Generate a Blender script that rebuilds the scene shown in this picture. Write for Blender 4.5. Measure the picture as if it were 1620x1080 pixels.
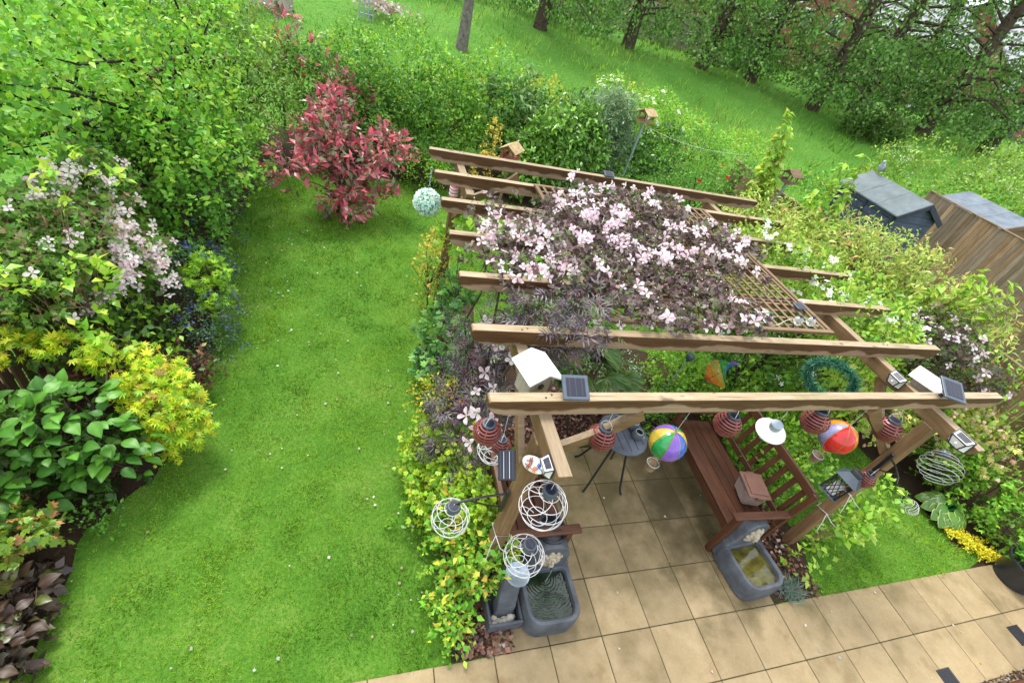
import bpy, math, random
import numpy as np
from mathutils import Vector, Matrix

# ------------------------------------------------------------------ camera, sky, sun, exposure
scene = bpy.context.scene
for o in list(bpy.data.objects):
    bpy.data.objects.remove(o)
COL = scene.collection
CAM = Vector((-1.9776, -2.3170, 3.9730))
cam_data = bpy.data.cameras.new("camera")
cam_data.sensor_width = 36.0
cam_data.lens = 16.722
cam_data.clip_start = 0.05
cam_data.clip_end = 1500.0
cam = bpy.data.objects.new("camera", cam_data)
COL.objects.link(cam)
cam.matrix_world = (Matrix.Translation(CAM) @ Matrix.Rotation(-0.422242, 4, 'Z')
                    @ Matrix.Rotation(0.890546, 4, 'X') @ Matrix.Rotation(0.311256, 4, 'Z'))
scene.camera = cam

SUN_ELEV, SUN_AZ = math.radians(63), math.radians(-20)   # azimuth clockwise from +Y
world = bpy.data.worlds.new("World")
scene.world = world
world.use_nodes = True
wn, wl = world.node_tree.nodes, world.node_tree.links
wn.clear()
w_out = wn.new("ShaderNodeOutputWorld")
w_bg = wn.new("ShaderNodeBackground")
w_sky = wn.new("ShaderNodeTexSky")
w_sky.sky_type = 'NISHITA'
w_sky.sun_disc = False
w_sky.sun_elevation = SUN_ELEV
w_sky.sun_rotation = SUN_AZ
w_sky.air_density = 1.0
w_sky.dust_density = 4.0
w_mix = wn.new("ShaderNodeMixRGB")
w_mix.inputs[0].default_value = 0.65
w_mix.inputs[2].default_value = (9.6, 9.9, 10.3, 1)      # thin white cloud over the whole sky
w_bg.inputs[1].default_value = 0.13
wl.new(w_sky.outputs[0], w_mix.inputs[1])
wl.new(w_mix.outputs[0], w_bg.inputs[0])
wl.new(w_bg.outputs[0], w_out.inputs[0])

sun_data = bpy.data.lights.new("sun", 'SUN')
sun_data.energy = 2.0
sun_data.angle = math.radians(16)
sun_data.color = (1.0, 0.98, 0.94)
sun = bpy.data.objects.new("sun", sun_data)
COL.objects.link(sun)
sd = Vector((math.sin(SUN_AZ) * math.cos(SUN_ELEV), math.cos(SUN_AZ) * math.cos(SUN_ELEV), math.sin(SUN_ELEV)))
sun.rotation_euler = sd.to_track_quat('Z', 'Y').to_euler()

vs = scene.view_settings
vs.view_transform = 'Standard'
vs.look = 'None'
vs.gamma = 1.0
vs.use_curve_mapping = False
vs.exposure = 1.08
scene.cycles.max_bounces = 6
scene.cycles.diffuse_bounces = 3
scene.cycles.glossy_bounces = 2
scene.cycles.transmission_bounces = 4
scene.cycles.transparent_max_bounces = 6
scene.cycles.sample_clamp_indirect = 6.0

rnd = random.Random(7)
RNG = np.random.default_rng(11)

# ------------------------------------------------------------------ materials
MATS = {}

def _base(name, rough=0.6, spec=0.3, metal=0.0):
    m = bpy.data.materials.new(name)
    m.use_nodes = True
    b = m.node_tree.nodes["Principled BSDF"]
    b.inputs["Roughness"].default_value = rough
    b.inputs["Specular IOR Level"].default_value = spec
    b.inputs["Metallic"].default_value = metal
    MATS[name] = m
    return m, m.node_tree.nodes, m.node_tree.links, b

def _ramp(n, stops):
    r = n.new("ShaderNodeValToRGB")
    e = r.color_ramp.elements
    while len(e) < len(stops):
        e.new(0.5)
    for k, (p, c) in enumerate(stops):
        e[k].position = p
        e[k].color = (c[0], c[1], c[2], 1)
    return r

def _noise(n, l, vec, scale, detail=4, rough=0.6):
    t = n.new("ShaderNodeTexNoise")
    t.inputs["Scale"].default_value = scale
    t.inputs["Detail"].default_value = detail
    t.inputs["Roughness"].default_value = rough
    l.new(vec, t.inputs["Vector"])
    return t

def _bump(n, l, h, b, strength=0.3, dist=0.01):
    bp = n.new("ShaderNodeBump")
    bp.inputs["Strength"].default_value = strength
    bp.inputs["Distance"].default_value = dist
    l.new(h, bp.inputs["Height"])
    l.new(bp.outputs[0], b.inputs["Normal"])
    return bp

def _coord(n, l, stretch=(1, 1, 1), rand=True, space="Object"):
    tc = n.new("ShaderNodeTexCoord")
    mp = n.new("ShaderNodeMapping")
    mp.inputs["Scale"].default_value = stretch
    l.new(tc.outputs[space], mp.inputs["Vector"])
    if not rand:
        return mp.outputs[0]
    oi = n.new("ShaderNodeObjectInfo")
    mu = n.new("ShaderNodeMath"); mu.operation = 'MULTIPLY'; mu.inputs[1].default_value = 37.0
    l.new(oi.outputs["Random"], mu.inputs[0])
    ad = n.new("ShaderNodeVectorMath"); ad.operation = 'ADD'
    l.new(mp.outputs[0], ad.inputs[0]); l.new(mu.outputs[0], ad.inputs[1])
    return ad.outputs[0]

def _vary(n, l, col_out, lo=0.85, hi=1.15):
    """per-object brightness variation"""
    oi = n.new("ShaderNodeObjectInfo")
    mr = n.new("ShaderNodeMapRange")
    mr.inputs[3].default_value = lo; mr.inputs[4].default_value = hi
    l.new(oi.outputs["Random"], mr.inputs[0])
    hs = n.new("ShaderNodeHueSaturation")
    l.new(mr.outputs[0], hs.inputs["Value"])
    l.new(col_out, hs.inputs["Color"])
    return hs.outputs[0]

def plain(name, c, rough=0.5, spec=0.4, metal=0.0, var=0.25, scale=14.0, bump=0.15, bdist=0.003):
    m, n, l, b = _base(name, rough, spec, metal)
    v = _coord(n, l)
    t = _noise(n, l, v, scale, 5)
    r = _ramp(n, [(0.3, [x * (1 - var) for x in c]), (0.7, [min(1, x * (1 + var)) for x in c])])
    l.new(t.outputs[0], r.inputs[0])
    l.new(r.outputs[0], b.inputs["Base Color"])
    if bump:
        _bump(n, l, t.outputs[0], b, bump, bdist)
    return m

def wood(name, dark, mid, pale, axis=0, rough=0.7, scale=5.0, top=None, lohi=(0.85, 1.15), grain=16.0):
    """long grained timber, weathered paler on faces that look up"""
    m, n, l, b = _base(name, rough, 0.25)
    st = [grain, grain, grain]; st[axis] = 1.2
    v = _coord(n, l, st)
    g = _noise(n, l, v, scale, 6, 0.65)
    st2 = [2.2, 2.2, 2.2]; st2[axis] = 0.7
    v2 = _coord(n, l, st2)
    g2 = _noise(n, l, v2, 2.2, 4)
    r = _ramp(n, [(0.28, dark), (0.5, mid), (0.72, pale)])
    mx = n.new("ShaderNodeMath"); mx.operation = 'MULTIPLY_ADD'
    mx.inputs[1].default_value = 0.55
    l.new(g.outputs[0], mx.inputs[0])
    m2 = n.new("ShaderNodeMath"); m2.operation = 'MULTIPLY'; m2.inputs[1].default_value = 0.45
    l.new(g2.outputs[0], m2.inputs[0]); l.new(m2.outputs[0], mx.inputs[2])
    l.new(mx.outputs[0], r.inputs[0])
    col = r.outputs[0]
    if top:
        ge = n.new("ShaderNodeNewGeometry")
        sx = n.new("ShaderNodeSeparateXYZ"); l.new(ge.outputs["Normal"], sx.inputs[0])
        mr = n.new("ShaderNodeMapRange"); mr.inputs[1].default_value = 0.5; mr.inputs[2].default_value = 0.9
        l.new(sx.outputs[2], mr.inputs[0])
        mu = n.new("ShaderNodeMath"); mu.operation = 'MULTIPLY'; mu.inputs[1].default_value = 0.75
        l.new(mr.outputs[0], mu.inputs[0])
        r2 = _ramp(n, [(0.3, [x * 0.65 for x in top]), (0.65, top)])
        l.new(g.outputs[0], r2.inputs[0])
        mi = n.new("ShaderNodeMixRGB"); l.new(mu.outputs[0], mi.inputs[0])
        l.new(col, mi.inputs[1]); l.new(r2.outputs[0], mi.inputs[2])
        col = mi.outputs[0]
    col = _vary(n, l, col, *lohi)
    l.new(col, b.inputs["Base Color"])
    _bump(n, l, g.outputs[0], b, 0.35, 0.004)
    return m

def leafmat(name, rough=0.45, trans=0.3, spec=0.35):
    m, n, l, b = _base(name, rough, spec)
    at = n.new("ShaderNodeAttribute"); at.attribute_name = "col"
    l.new(at.outputs["Color"], b.inputs["Base Color"])
    tr = n.new("ShaderNodeBsdfTranslucent")
    hs = n.new("ShaderNodeHueSaturation"); hs.inputs["Value"].default_value = 1.25
    hs.inputs["Hue"].default_value = 0.49
    l.new(at.outputs["Color"], hs.inputs["Color"]); l.new(hs.outputs[0], tr.inputs[0])
    mi = n.new("ShaderNodeMixShader"); mi.inputs[0].default_value = trans
    out = n["Material Output"]
    l.new(b.outputs[0], mi.inputs[1]); l.new(tr.outputs[0], mi.inputs[2]); l.new(mi.outputs[0], out.inputs[0])
    return m

leafmat("leaf", 0.40, 0.35); leafmat("leaf_gloss", 0.3, 0.28, 0.5); leafmat("leaf_dark", 0.4, 0.15, 0.45)
leafmat("petal", 0.6, 0.5, 0.2); leafmat("grass", 0.7, 0.38, 0.1)

# pergola timber: honey brown sides with damp patches, pale weathered tops
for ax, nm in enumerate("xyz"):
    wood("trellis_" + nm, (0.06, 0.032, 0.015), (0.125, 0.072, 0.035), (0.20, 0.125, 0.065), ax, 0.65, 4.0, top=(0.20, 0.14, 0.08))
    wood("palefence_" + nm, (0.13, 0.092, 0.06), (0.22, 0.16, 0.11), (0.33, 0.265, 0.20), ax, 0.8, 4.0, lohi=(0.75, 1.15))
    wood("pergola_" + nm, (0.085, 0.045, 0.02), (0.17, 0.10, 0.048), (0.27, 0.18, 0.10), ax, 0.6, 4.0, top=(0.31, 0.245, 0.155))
    wood("bench_" + nm, (0.034, 0.013, 0.007), (0.072, 0.028, 0.014), (0.12, 0.052, 0.027), ax, 0.42, 4.0, lohi=(0.85, 1.2))
    wood("fence_" + nm, (0.13, 0.078, 0.042), (0.235, 0.15, 0.085), (0.37, 0.27, 0.18), ax, 0.8, 4.0, lohi=(0.6, 1.35))
    wood("oldwood_" + nm, (0.19, 0.16, 0.12), (0.32, 0.28, 0.22), (0.45, 0.40, 0.33), ax, 0.8, 4.0)

def rafter_mat():
    """rafter sides: dark rain-soaked upper band with a ragged lower edge over paler dry timber"""
    m, n, l, b = _base("rafter", 0.55, 0.3)
    v = _coord(n, l, (1.2, 16, 16)); g = _noise(n, l, v, 4.0, 6, 0.65)
    r = _ramp(n, [(0.3, (0.20, 0.128, 0.078)), (0.7, (0.32, 0.22, 0.15))]); l.new(g.outputs[0], r.inputs[0])
    rw = _ramp(n, [(0.3, (0.05, 0.022, 0.009)), (0.7, (0.105, 0.05, 0.02))]); l.new(g.outputs[0], rw.inputs[0])
    v2 = _coord(n, l, (1, 0.3, 0.3)); w = _noise(n, l, v2, 2.6, 3, 0.55)
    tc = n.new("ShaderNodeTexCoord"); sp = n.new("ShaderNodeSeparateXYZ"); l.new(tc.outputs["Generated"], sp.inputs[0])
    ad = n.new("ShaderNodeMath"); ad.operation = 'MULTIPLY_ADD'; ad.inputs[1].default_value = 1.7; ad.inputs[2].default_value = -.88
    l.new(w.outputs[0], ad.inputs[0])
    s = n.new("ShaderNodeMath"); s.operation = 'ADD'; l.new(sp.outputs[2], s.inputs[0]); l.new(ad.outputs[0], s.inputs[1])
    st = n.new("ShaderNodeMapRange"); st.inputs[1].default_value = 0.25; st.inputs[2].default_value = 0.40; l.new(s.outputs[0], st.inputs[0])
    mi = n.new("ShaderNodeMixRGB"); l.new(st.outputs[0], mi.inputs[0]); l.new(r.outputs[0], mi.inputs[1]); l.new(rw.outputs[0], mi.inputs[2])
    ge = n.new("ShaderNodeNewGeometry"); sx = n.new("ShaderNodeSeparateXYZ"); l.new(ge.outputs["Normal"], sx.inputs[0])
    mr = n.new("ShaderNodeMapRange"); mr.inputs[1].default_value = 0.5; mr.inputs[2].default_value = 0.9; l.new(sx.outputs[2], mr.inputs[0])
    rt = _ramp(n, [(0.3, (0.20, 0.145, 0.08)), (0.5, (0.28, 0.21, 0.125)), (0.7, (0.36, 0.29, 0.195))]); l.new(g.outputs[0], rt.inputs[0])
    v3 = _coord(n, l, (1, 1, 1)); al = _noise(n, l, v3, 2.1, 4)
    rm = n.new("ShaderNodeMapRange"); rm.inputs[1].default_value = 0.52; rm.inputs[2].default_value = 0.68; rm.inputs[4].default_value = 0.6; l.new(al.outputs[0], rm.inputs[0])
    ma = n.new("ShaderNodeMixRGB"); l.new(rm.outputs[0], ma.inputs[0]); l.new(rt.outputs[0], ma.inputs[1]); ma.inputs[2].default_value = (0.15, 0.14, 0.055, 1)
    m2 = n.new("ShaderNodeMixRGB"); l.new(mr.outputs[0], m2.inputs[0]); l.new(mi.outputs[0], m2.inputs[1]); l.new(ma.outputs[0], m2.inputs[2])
    # knots and drying cracks
    kn = _noise(n, l, _coord(n, l, (1, 2.2, 2.2)), 5.5, 2, 0.4); kr = n.new("ShaderNodeMapRange"); kr.inputs[1].default_value = 0.67; kr.inputs[2].default_value = 0.74; kr.inputs[4].default_value = 0.75; l.new(kn.outputs[0], kr.inputs[0])
    ck = _noise(n, l, _coord(n, l, (0.5, 26, 26)), 3.0, 2, 0.5); cr = n.new("ShaderNodeMapRange"); cr.inputs[1].default_value = 0.66; cr.inputs[2].default_value = 0.70; cr.inputs[4].default_value = 0.7; l.new(ck.outputs[0], cr.inputs[0])
    mxk = n.new("ShaderNodeMath"); mxk.operation = 'MAXIMUM'; l.new(kr.outputs[0], mxk.inputs[0]); l.new(cr.outputs[0], mxk.inputs[1])
    mk = n.new("ShaderNodeMixRGB"); l.new(mxk.outputs[0], mk.inputs[0]); l.new(m2.outputs[0], mk.inputs[1]); mk.inputs[2].default_value = (0.05, 0.028, 0.014, 1)
    m2 = mk
    l.new(_vary(n, l, m2.outputs[0], 0.88, 1.12), b.inputs["Base Color"])
    _bump(n, l, g.outputs[0], b, 0.35, 0.004)
rafter_mat()

def slab_mat():
    m, n, l, b = _base("slab", 0.7, 0.25)
    ge = n.new("ShaderNodeNewGeometry")
    v = _coord(n, l)
    fine = _noise(n, l, v, 60, 6, 0.7); mid = _noise(n, l, v, 5, 5)
    r = _ramp(n, [(0.25, (0.185, 0.136, 0.069)), (0.5, (0.262, 0.198, 0.106)), (0.8, (0.345, 0.272, 0.162))])
    mx = n.new("ShaderNodeMath"); mx.operation = 'MULTIPLY_ADD'; mx.inputs[1].default_value = 0.35; l.new(fine.outputs[0], mx.inputs[0])
    m2 = n.new("ShaderNodeMath"); m2.operation = 'MULTIPLY'; m2.inputs[1].default_value = 0.65; l.new(mid.outputs[0], m2.inputs[0]); l.new(m2.outputs[0], mx.inputs[2])
    l.new(mx.outputs[0], r.inputs[0])
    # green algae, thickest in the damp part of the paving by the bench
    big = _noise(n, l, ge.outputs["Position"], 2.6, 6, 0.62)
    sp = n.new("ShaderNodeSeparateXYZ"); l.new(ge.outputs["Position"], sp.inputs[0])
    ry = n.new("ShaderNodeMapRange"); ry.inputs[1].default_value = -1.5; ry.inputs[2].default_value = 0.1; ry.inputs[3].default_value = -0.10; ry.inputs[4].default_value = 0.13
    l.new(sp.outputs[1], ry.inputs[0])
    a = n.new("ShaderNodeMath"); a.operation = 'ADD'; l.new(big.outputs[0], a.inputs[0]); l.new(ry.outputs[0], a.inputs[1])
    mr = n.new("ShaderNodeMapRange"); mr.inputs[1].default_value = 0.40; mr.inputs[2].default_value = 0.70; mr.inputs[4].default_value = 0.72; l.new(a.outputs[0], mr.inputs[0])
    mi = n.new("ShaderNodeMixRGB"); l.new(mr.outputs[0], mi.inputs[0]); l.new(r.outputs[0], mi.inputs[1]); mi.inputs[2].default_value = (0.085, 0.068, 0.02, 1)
    # rusty leaf marks
    bl = _noise(n, l, ge.outputs["Position"], 3.7, 3); r3 = n.new("ShaderNodeMapRange"); r3.inputs[1].default_value = 0.60; r3.inputs[2].default_value = 0.74; r3.inputs[4].default_value = 0.5
    l.new(bl.outputs[0], r3.inputs[0])
    m3 = n.new("ShaderNodeMixRGB"); l.new(r3.outputs[0], m3.inputs[0]); l.new(mi.outputs[0], m3.inputs[1]); m3.inputs[2].default_value = (0.15, 0.08, 0.03, 1)
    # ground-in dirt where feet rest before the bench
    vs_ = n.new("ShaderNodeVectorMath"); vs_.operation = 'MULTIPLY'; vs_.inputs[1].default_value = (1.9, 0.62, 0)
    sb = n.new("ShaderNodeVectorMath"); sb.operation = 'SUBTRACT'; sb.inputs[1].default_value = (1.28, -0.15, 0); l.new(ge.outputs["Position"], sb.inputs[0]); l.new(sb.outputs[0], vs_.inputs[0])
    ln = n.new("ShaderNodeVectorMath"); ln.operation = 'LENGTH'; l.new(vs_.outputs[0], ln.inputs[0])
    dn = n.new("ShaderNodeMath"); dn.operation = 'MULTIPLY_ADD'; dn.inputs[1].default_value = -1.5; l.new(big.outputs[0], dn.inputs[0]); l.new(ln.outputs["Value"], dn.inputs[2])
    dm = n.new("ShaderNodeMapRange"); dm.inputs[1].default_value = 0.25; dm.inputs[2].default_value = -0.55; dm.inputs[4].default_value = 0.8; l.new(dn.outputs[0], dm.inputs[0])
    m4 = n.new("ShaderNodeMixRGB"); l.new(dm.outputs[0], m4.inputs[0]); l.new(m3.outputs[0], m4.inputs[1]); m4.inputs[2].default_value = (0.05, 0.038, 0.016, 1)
    l.new(_vary(n, l, m4.outputs[0], 0.8, 1.12), b.inputs["Base Color"])
    _bump(n, l, fine.outputs[0], b, 0.3, 0.003)
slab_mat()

def ground_mat(name, stops, scale, fine_scale, bump=0.6, dist=0.03, rough=0.9):
    m, n, l, b = _base(name, rough, 0.15)
    ge = n.new("ShaderNodeNewGeometry")
    a = _noise(n, l, ge.outputs["Position"], scale, 6, 0.65); f = _noise(n, l, ge.outputs["Position"], fine_scale, 4, 0.7)
    mx = n.new("ShaderNodeMath"); mx.operation = 'MULTIPLY_ADD'; mx.inputs[1].default_value = 0.5; l.new(a.outputs[0], mx.inputs[0])
    m2 = n.new("ShaderNodeMath"); m2.operation = 'MULTIPLY'; m2.inputs[1].default_value = 0.5; l.new(f.outputs[0], m2.inputs[0]); l.new(m2.outputs[0], mx.inputs[2])
    r = _ramp(n, stops); l.new(mx.outputs[0], r.inputs[0]); l.new(r.outputs[0], b.inputs["Base Color"])
    _bump(n, l, f.outputs[0], b, bump, dist)
ground_mat("lawn_ground", [(0.32, (0.035, 0.095, 0.010)), (0.5, (0.065, 0.17, 0.014)), (0.66, (0.15, 0.23, 0.04))], 1.3, 45)
ground_mat("soil", [(0.3, (0.022, 0.014, 0.009)), (0.6, (0.06, 0.038, 0.024)), (0.75, (0.11, 0.075, 0.05))], 3.0, 60)
ground_mat("field_ground", [(0.3, (0.055, 0.16, 0.018)), (0.5, (0.095, 0.25, 0.03)), (0.7, (0.16, 0.32, 0.05))], 0.35, 8, 1.0, 0.15)
ground_mat("joint", [(0.3, (0.025, 0.026, 0.010)), (0.6, (0.06, 0.056, 0.026)), (0.8, (0.11, 0.095, 0.05))], 4, 60)

plain("stone_grey", (0.075, 0.083, 0.096), 0.75, 0.3, var=0.35, scale=9, bump=0.3)
plain("stone_face", (0.36, 0.31, 0.23), 0.8, 0.2, var=0.35, scale=30, bump=0.4)
plain("black_metal", (0.012, 0.012, 0.013), 0.4, 0.5, var=0.3)
plain("dark_plastic", (0.022, 0.024, 0.03), 0.35, 0.5, var=0.3)
plain("frame_grey", (0.05, 0.066, 0.088), 0.35, 0.5, var=0.2)
plain("table_grey", (0.085, 0.10, 0.125), 0.45, 0.4, var=0.35, scale=6)
plain("galvanised", (0.32, 0.38, 0.44), 0.45, 0.5, 0.5, var=0.2)
plain("white_paint", (0.70, 0.69, 0.67), 0.5, 0.4, var=0.06)
plain("white_wire", (0.50, 0.49, 0.50), 0.4, 0.5, var=0.04, bump=0)
plain("red_metal", (0.21, 0.055, 0.048), 0.38, 0.5, 0.25, var=0.25)
plain("liner", (0.03, 0.014, 0.012), 0.5, 0.3, var=0.3)
plain("shed_blue", (0.052, 0.07, 0.108), 0.6, 0.3, var=0.25, scale=5)
plain("shed_dark", (0.028, 0.035, 0.052), 0.6, 0.3, var=0.25, scale=5)
plain("felt_grey", (0.12, 0.145, 0.15), 0.85, 0.2, var=0.22, scale=4, bump=0.3)
plain("felt_blue", (0.13, 0.155, 0.18), 0.85, 0.2, var=0.25, scale=4, bump=0.3)
plain("bark_brown", (0.075, 0.055, 0.04), 0.9, 0.15, var=0.5, scale=12, bump=0.8, bdist=0.02)
plain("bark_grey", (0.15, 0.135, 0.115), 0.9, 0.15, var=0.45, scale=10, bump=0.8, bdist=0.02)
plain("twig", (0.07, 0.05, 0.03), 0.85, 0.2, var=0.4)
plain("twig_pale", (0.20, 0.13, 0.07), 0.85, 0.2, var=0.4)
plain("twig_dark", (0.025, 0.016, 0.018), 0.8, 0.2, var=0.3)
plain("chip", (0.17, 0.075, 0.05), 0.85, 0.2, var=0.6, scale=3)
plain("pebble", (0.45, 0.42, 0.36), 0.7, 0.3, var=0.4, scale=3)
plain("brick_wall", (0.22, 0.10, 0.065), 0.9, 0.2, var=0.3, scale=3)
plain("pane", (0.05, 0.065, 0.08), 0.08, 0.6, var=0.2, bump=0)
plain("caddy_lid", (0.17, 0.085, 0.06), 0.4, 0.45, var=0.12, bump=0.05)
plain("caddy_body", (0.30, 0.22, 0.19), 0.35, 0.45, var=0.1, bump=0.05)
plain("bird_grey", (0.33, 0.36, 0.42), 0.8, 0.2, var=0.25, scale=25)
plain("pink_feeder", (0.70, 0.16, 0.26), 0.4, 0.4, var=0.25, scale=30)
plain("nest_red", (0.28, 0.09, 0.05), 0.7, 0.3, var=0.3)
plain("nest_roof", (0.34, 0.25, 0.13), 0.8, 0.2, var=0.35)
plain("gold", (0.42, 0.28, 0.06), 0.35, 0.5, 0.6, var=0.2)
plain("rope", (0.62, 0.58, 0.50), 0.8, 0.2, var=0.15)
for nm, c in dict(blue=(0.03, 0.10, 0.42), purple=(0.17, 0.075, 0.40), green=(0.02, 0.24, 0.06), yellow=(0.45, 0.33, 0.045),
                  red=(0.50, 0.014, 0.014), orange=(0.62, 0.19, 0.012), lilac=(0.20, 0.19, 0.34), scarlet=(0.60, 0.035, 0.02)).items():
    plain("enamel_" + nm, c, 0.16, 0.6, var=0.22, scale=22, bump=0.25, bdist=0.002)

def solar_mat():
    m, n, l, b = _base("solar_cell", 0.3, 0.4)
    v = _coord(n, l, (1, 1, 1), rand=False)
    w = n.new("ShaderNodeTexWave"); w.inputs["Scale"].default_value = 9; w.bands_direction = 'X'; l.new(v, w.inputs[0])
    r = _ramp(n, [(0.02, (0.03, 0.035, 0.05)), (0.06, (0.010, 0.012, 0.024))]); l.new(w.outputs[0], r.inputs[0]); l.new(r.outputs[0], b.inputs["Base Color"])
solar_mat()

def tile_mat():
    m, n, l, b = _base("roof_tiles", 0.6, 0.35)
    v = _coord(n, l, (1, 1, 1), rand=False)
    w = n.new("ShaderNodeTexWave"); w.inputs["Scale"].default_value = 0.55; w.bands_direction = 'Y'; w.inputs["Distortion"].default_value = 0.3; l.new(v, w.inputs[0])
    t = _noise(n, l, v, 2.5, 4)
    r = _ramp(n, [(0.0, (0.10, 0.105, 0.115)), (0.35, (0.33, 0.335, 0.35)), (1.0, (0.42, 0.42, 0.44))]); l.new(w.outputs[0], r.inputs[0])
    mi = n.new("ShaderNodeMixRGB"); mi.blend_type = 'MULTIPLY'; mi.inputs[0].default_value = 0.4; l.new(r.outputs[0], mi.inputs[1]); l.new(t.outputs[0], mi.inputs[2])
    l.new(mi.outputs[0], b.inputs["Base Color"])
tile_mat()

def water_mat(name, c, ring=None):
    m, n, l, b = _base(name, 0.04, 0.6)
    v = _coord(n, l, rand=False)
    t = _noise(n, l, v, 11, 4)
    r = _ramp(n, [(0.35, [x * 0.5 for x in c]), (0.7, [x * 1.6 for x in c])]); l.new(t.outputs[0], r.inputs[0]); l.new(r.outputs[0], b.inputs["Base Color"])
    if ring:
        mp = n.new("ShaderNodeMapping"); mp.inputs["Location"].default_value = [-x for x in ring]
        tc = n.new("ShaderNodeTexCoord"); l.new(tc.outputs["Object"], mp.inputs[0])
        w = n.new("ShaderNodeTexWave"); w.wave_type = 'RINGS'; w.rings_direction = 'SPHERICAL'; w.inputs["Scale"].default_value = 13
        w.inputs["Distortion"].default_value = 4.5; w.inputs["Detail"].default_value = 3; l.new(mp.outputs[0], w.inputs[0])
        _bump(n, l, w.outputs[0], b, 0.14, 0.005)
    else:
        _bump(n, l, t.outputs[0], b, 0.1, 0.01)
water_mat("water_ripple", (0.010, 0.022, 0.010), (0.0, 0.36, 0.18))
water_mat("water_still", (0.075, 0.070, 0.012))

def glass_mat():
    m, n, l, b = _base("glass", 0.05, 0.5)
    b.inputs["Transmission Weight"].default_value = 0.85
    b.inputs["Base Color"].default_value = (0.86, 0.9, 0.9, 1)
glass_mat()

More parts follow.
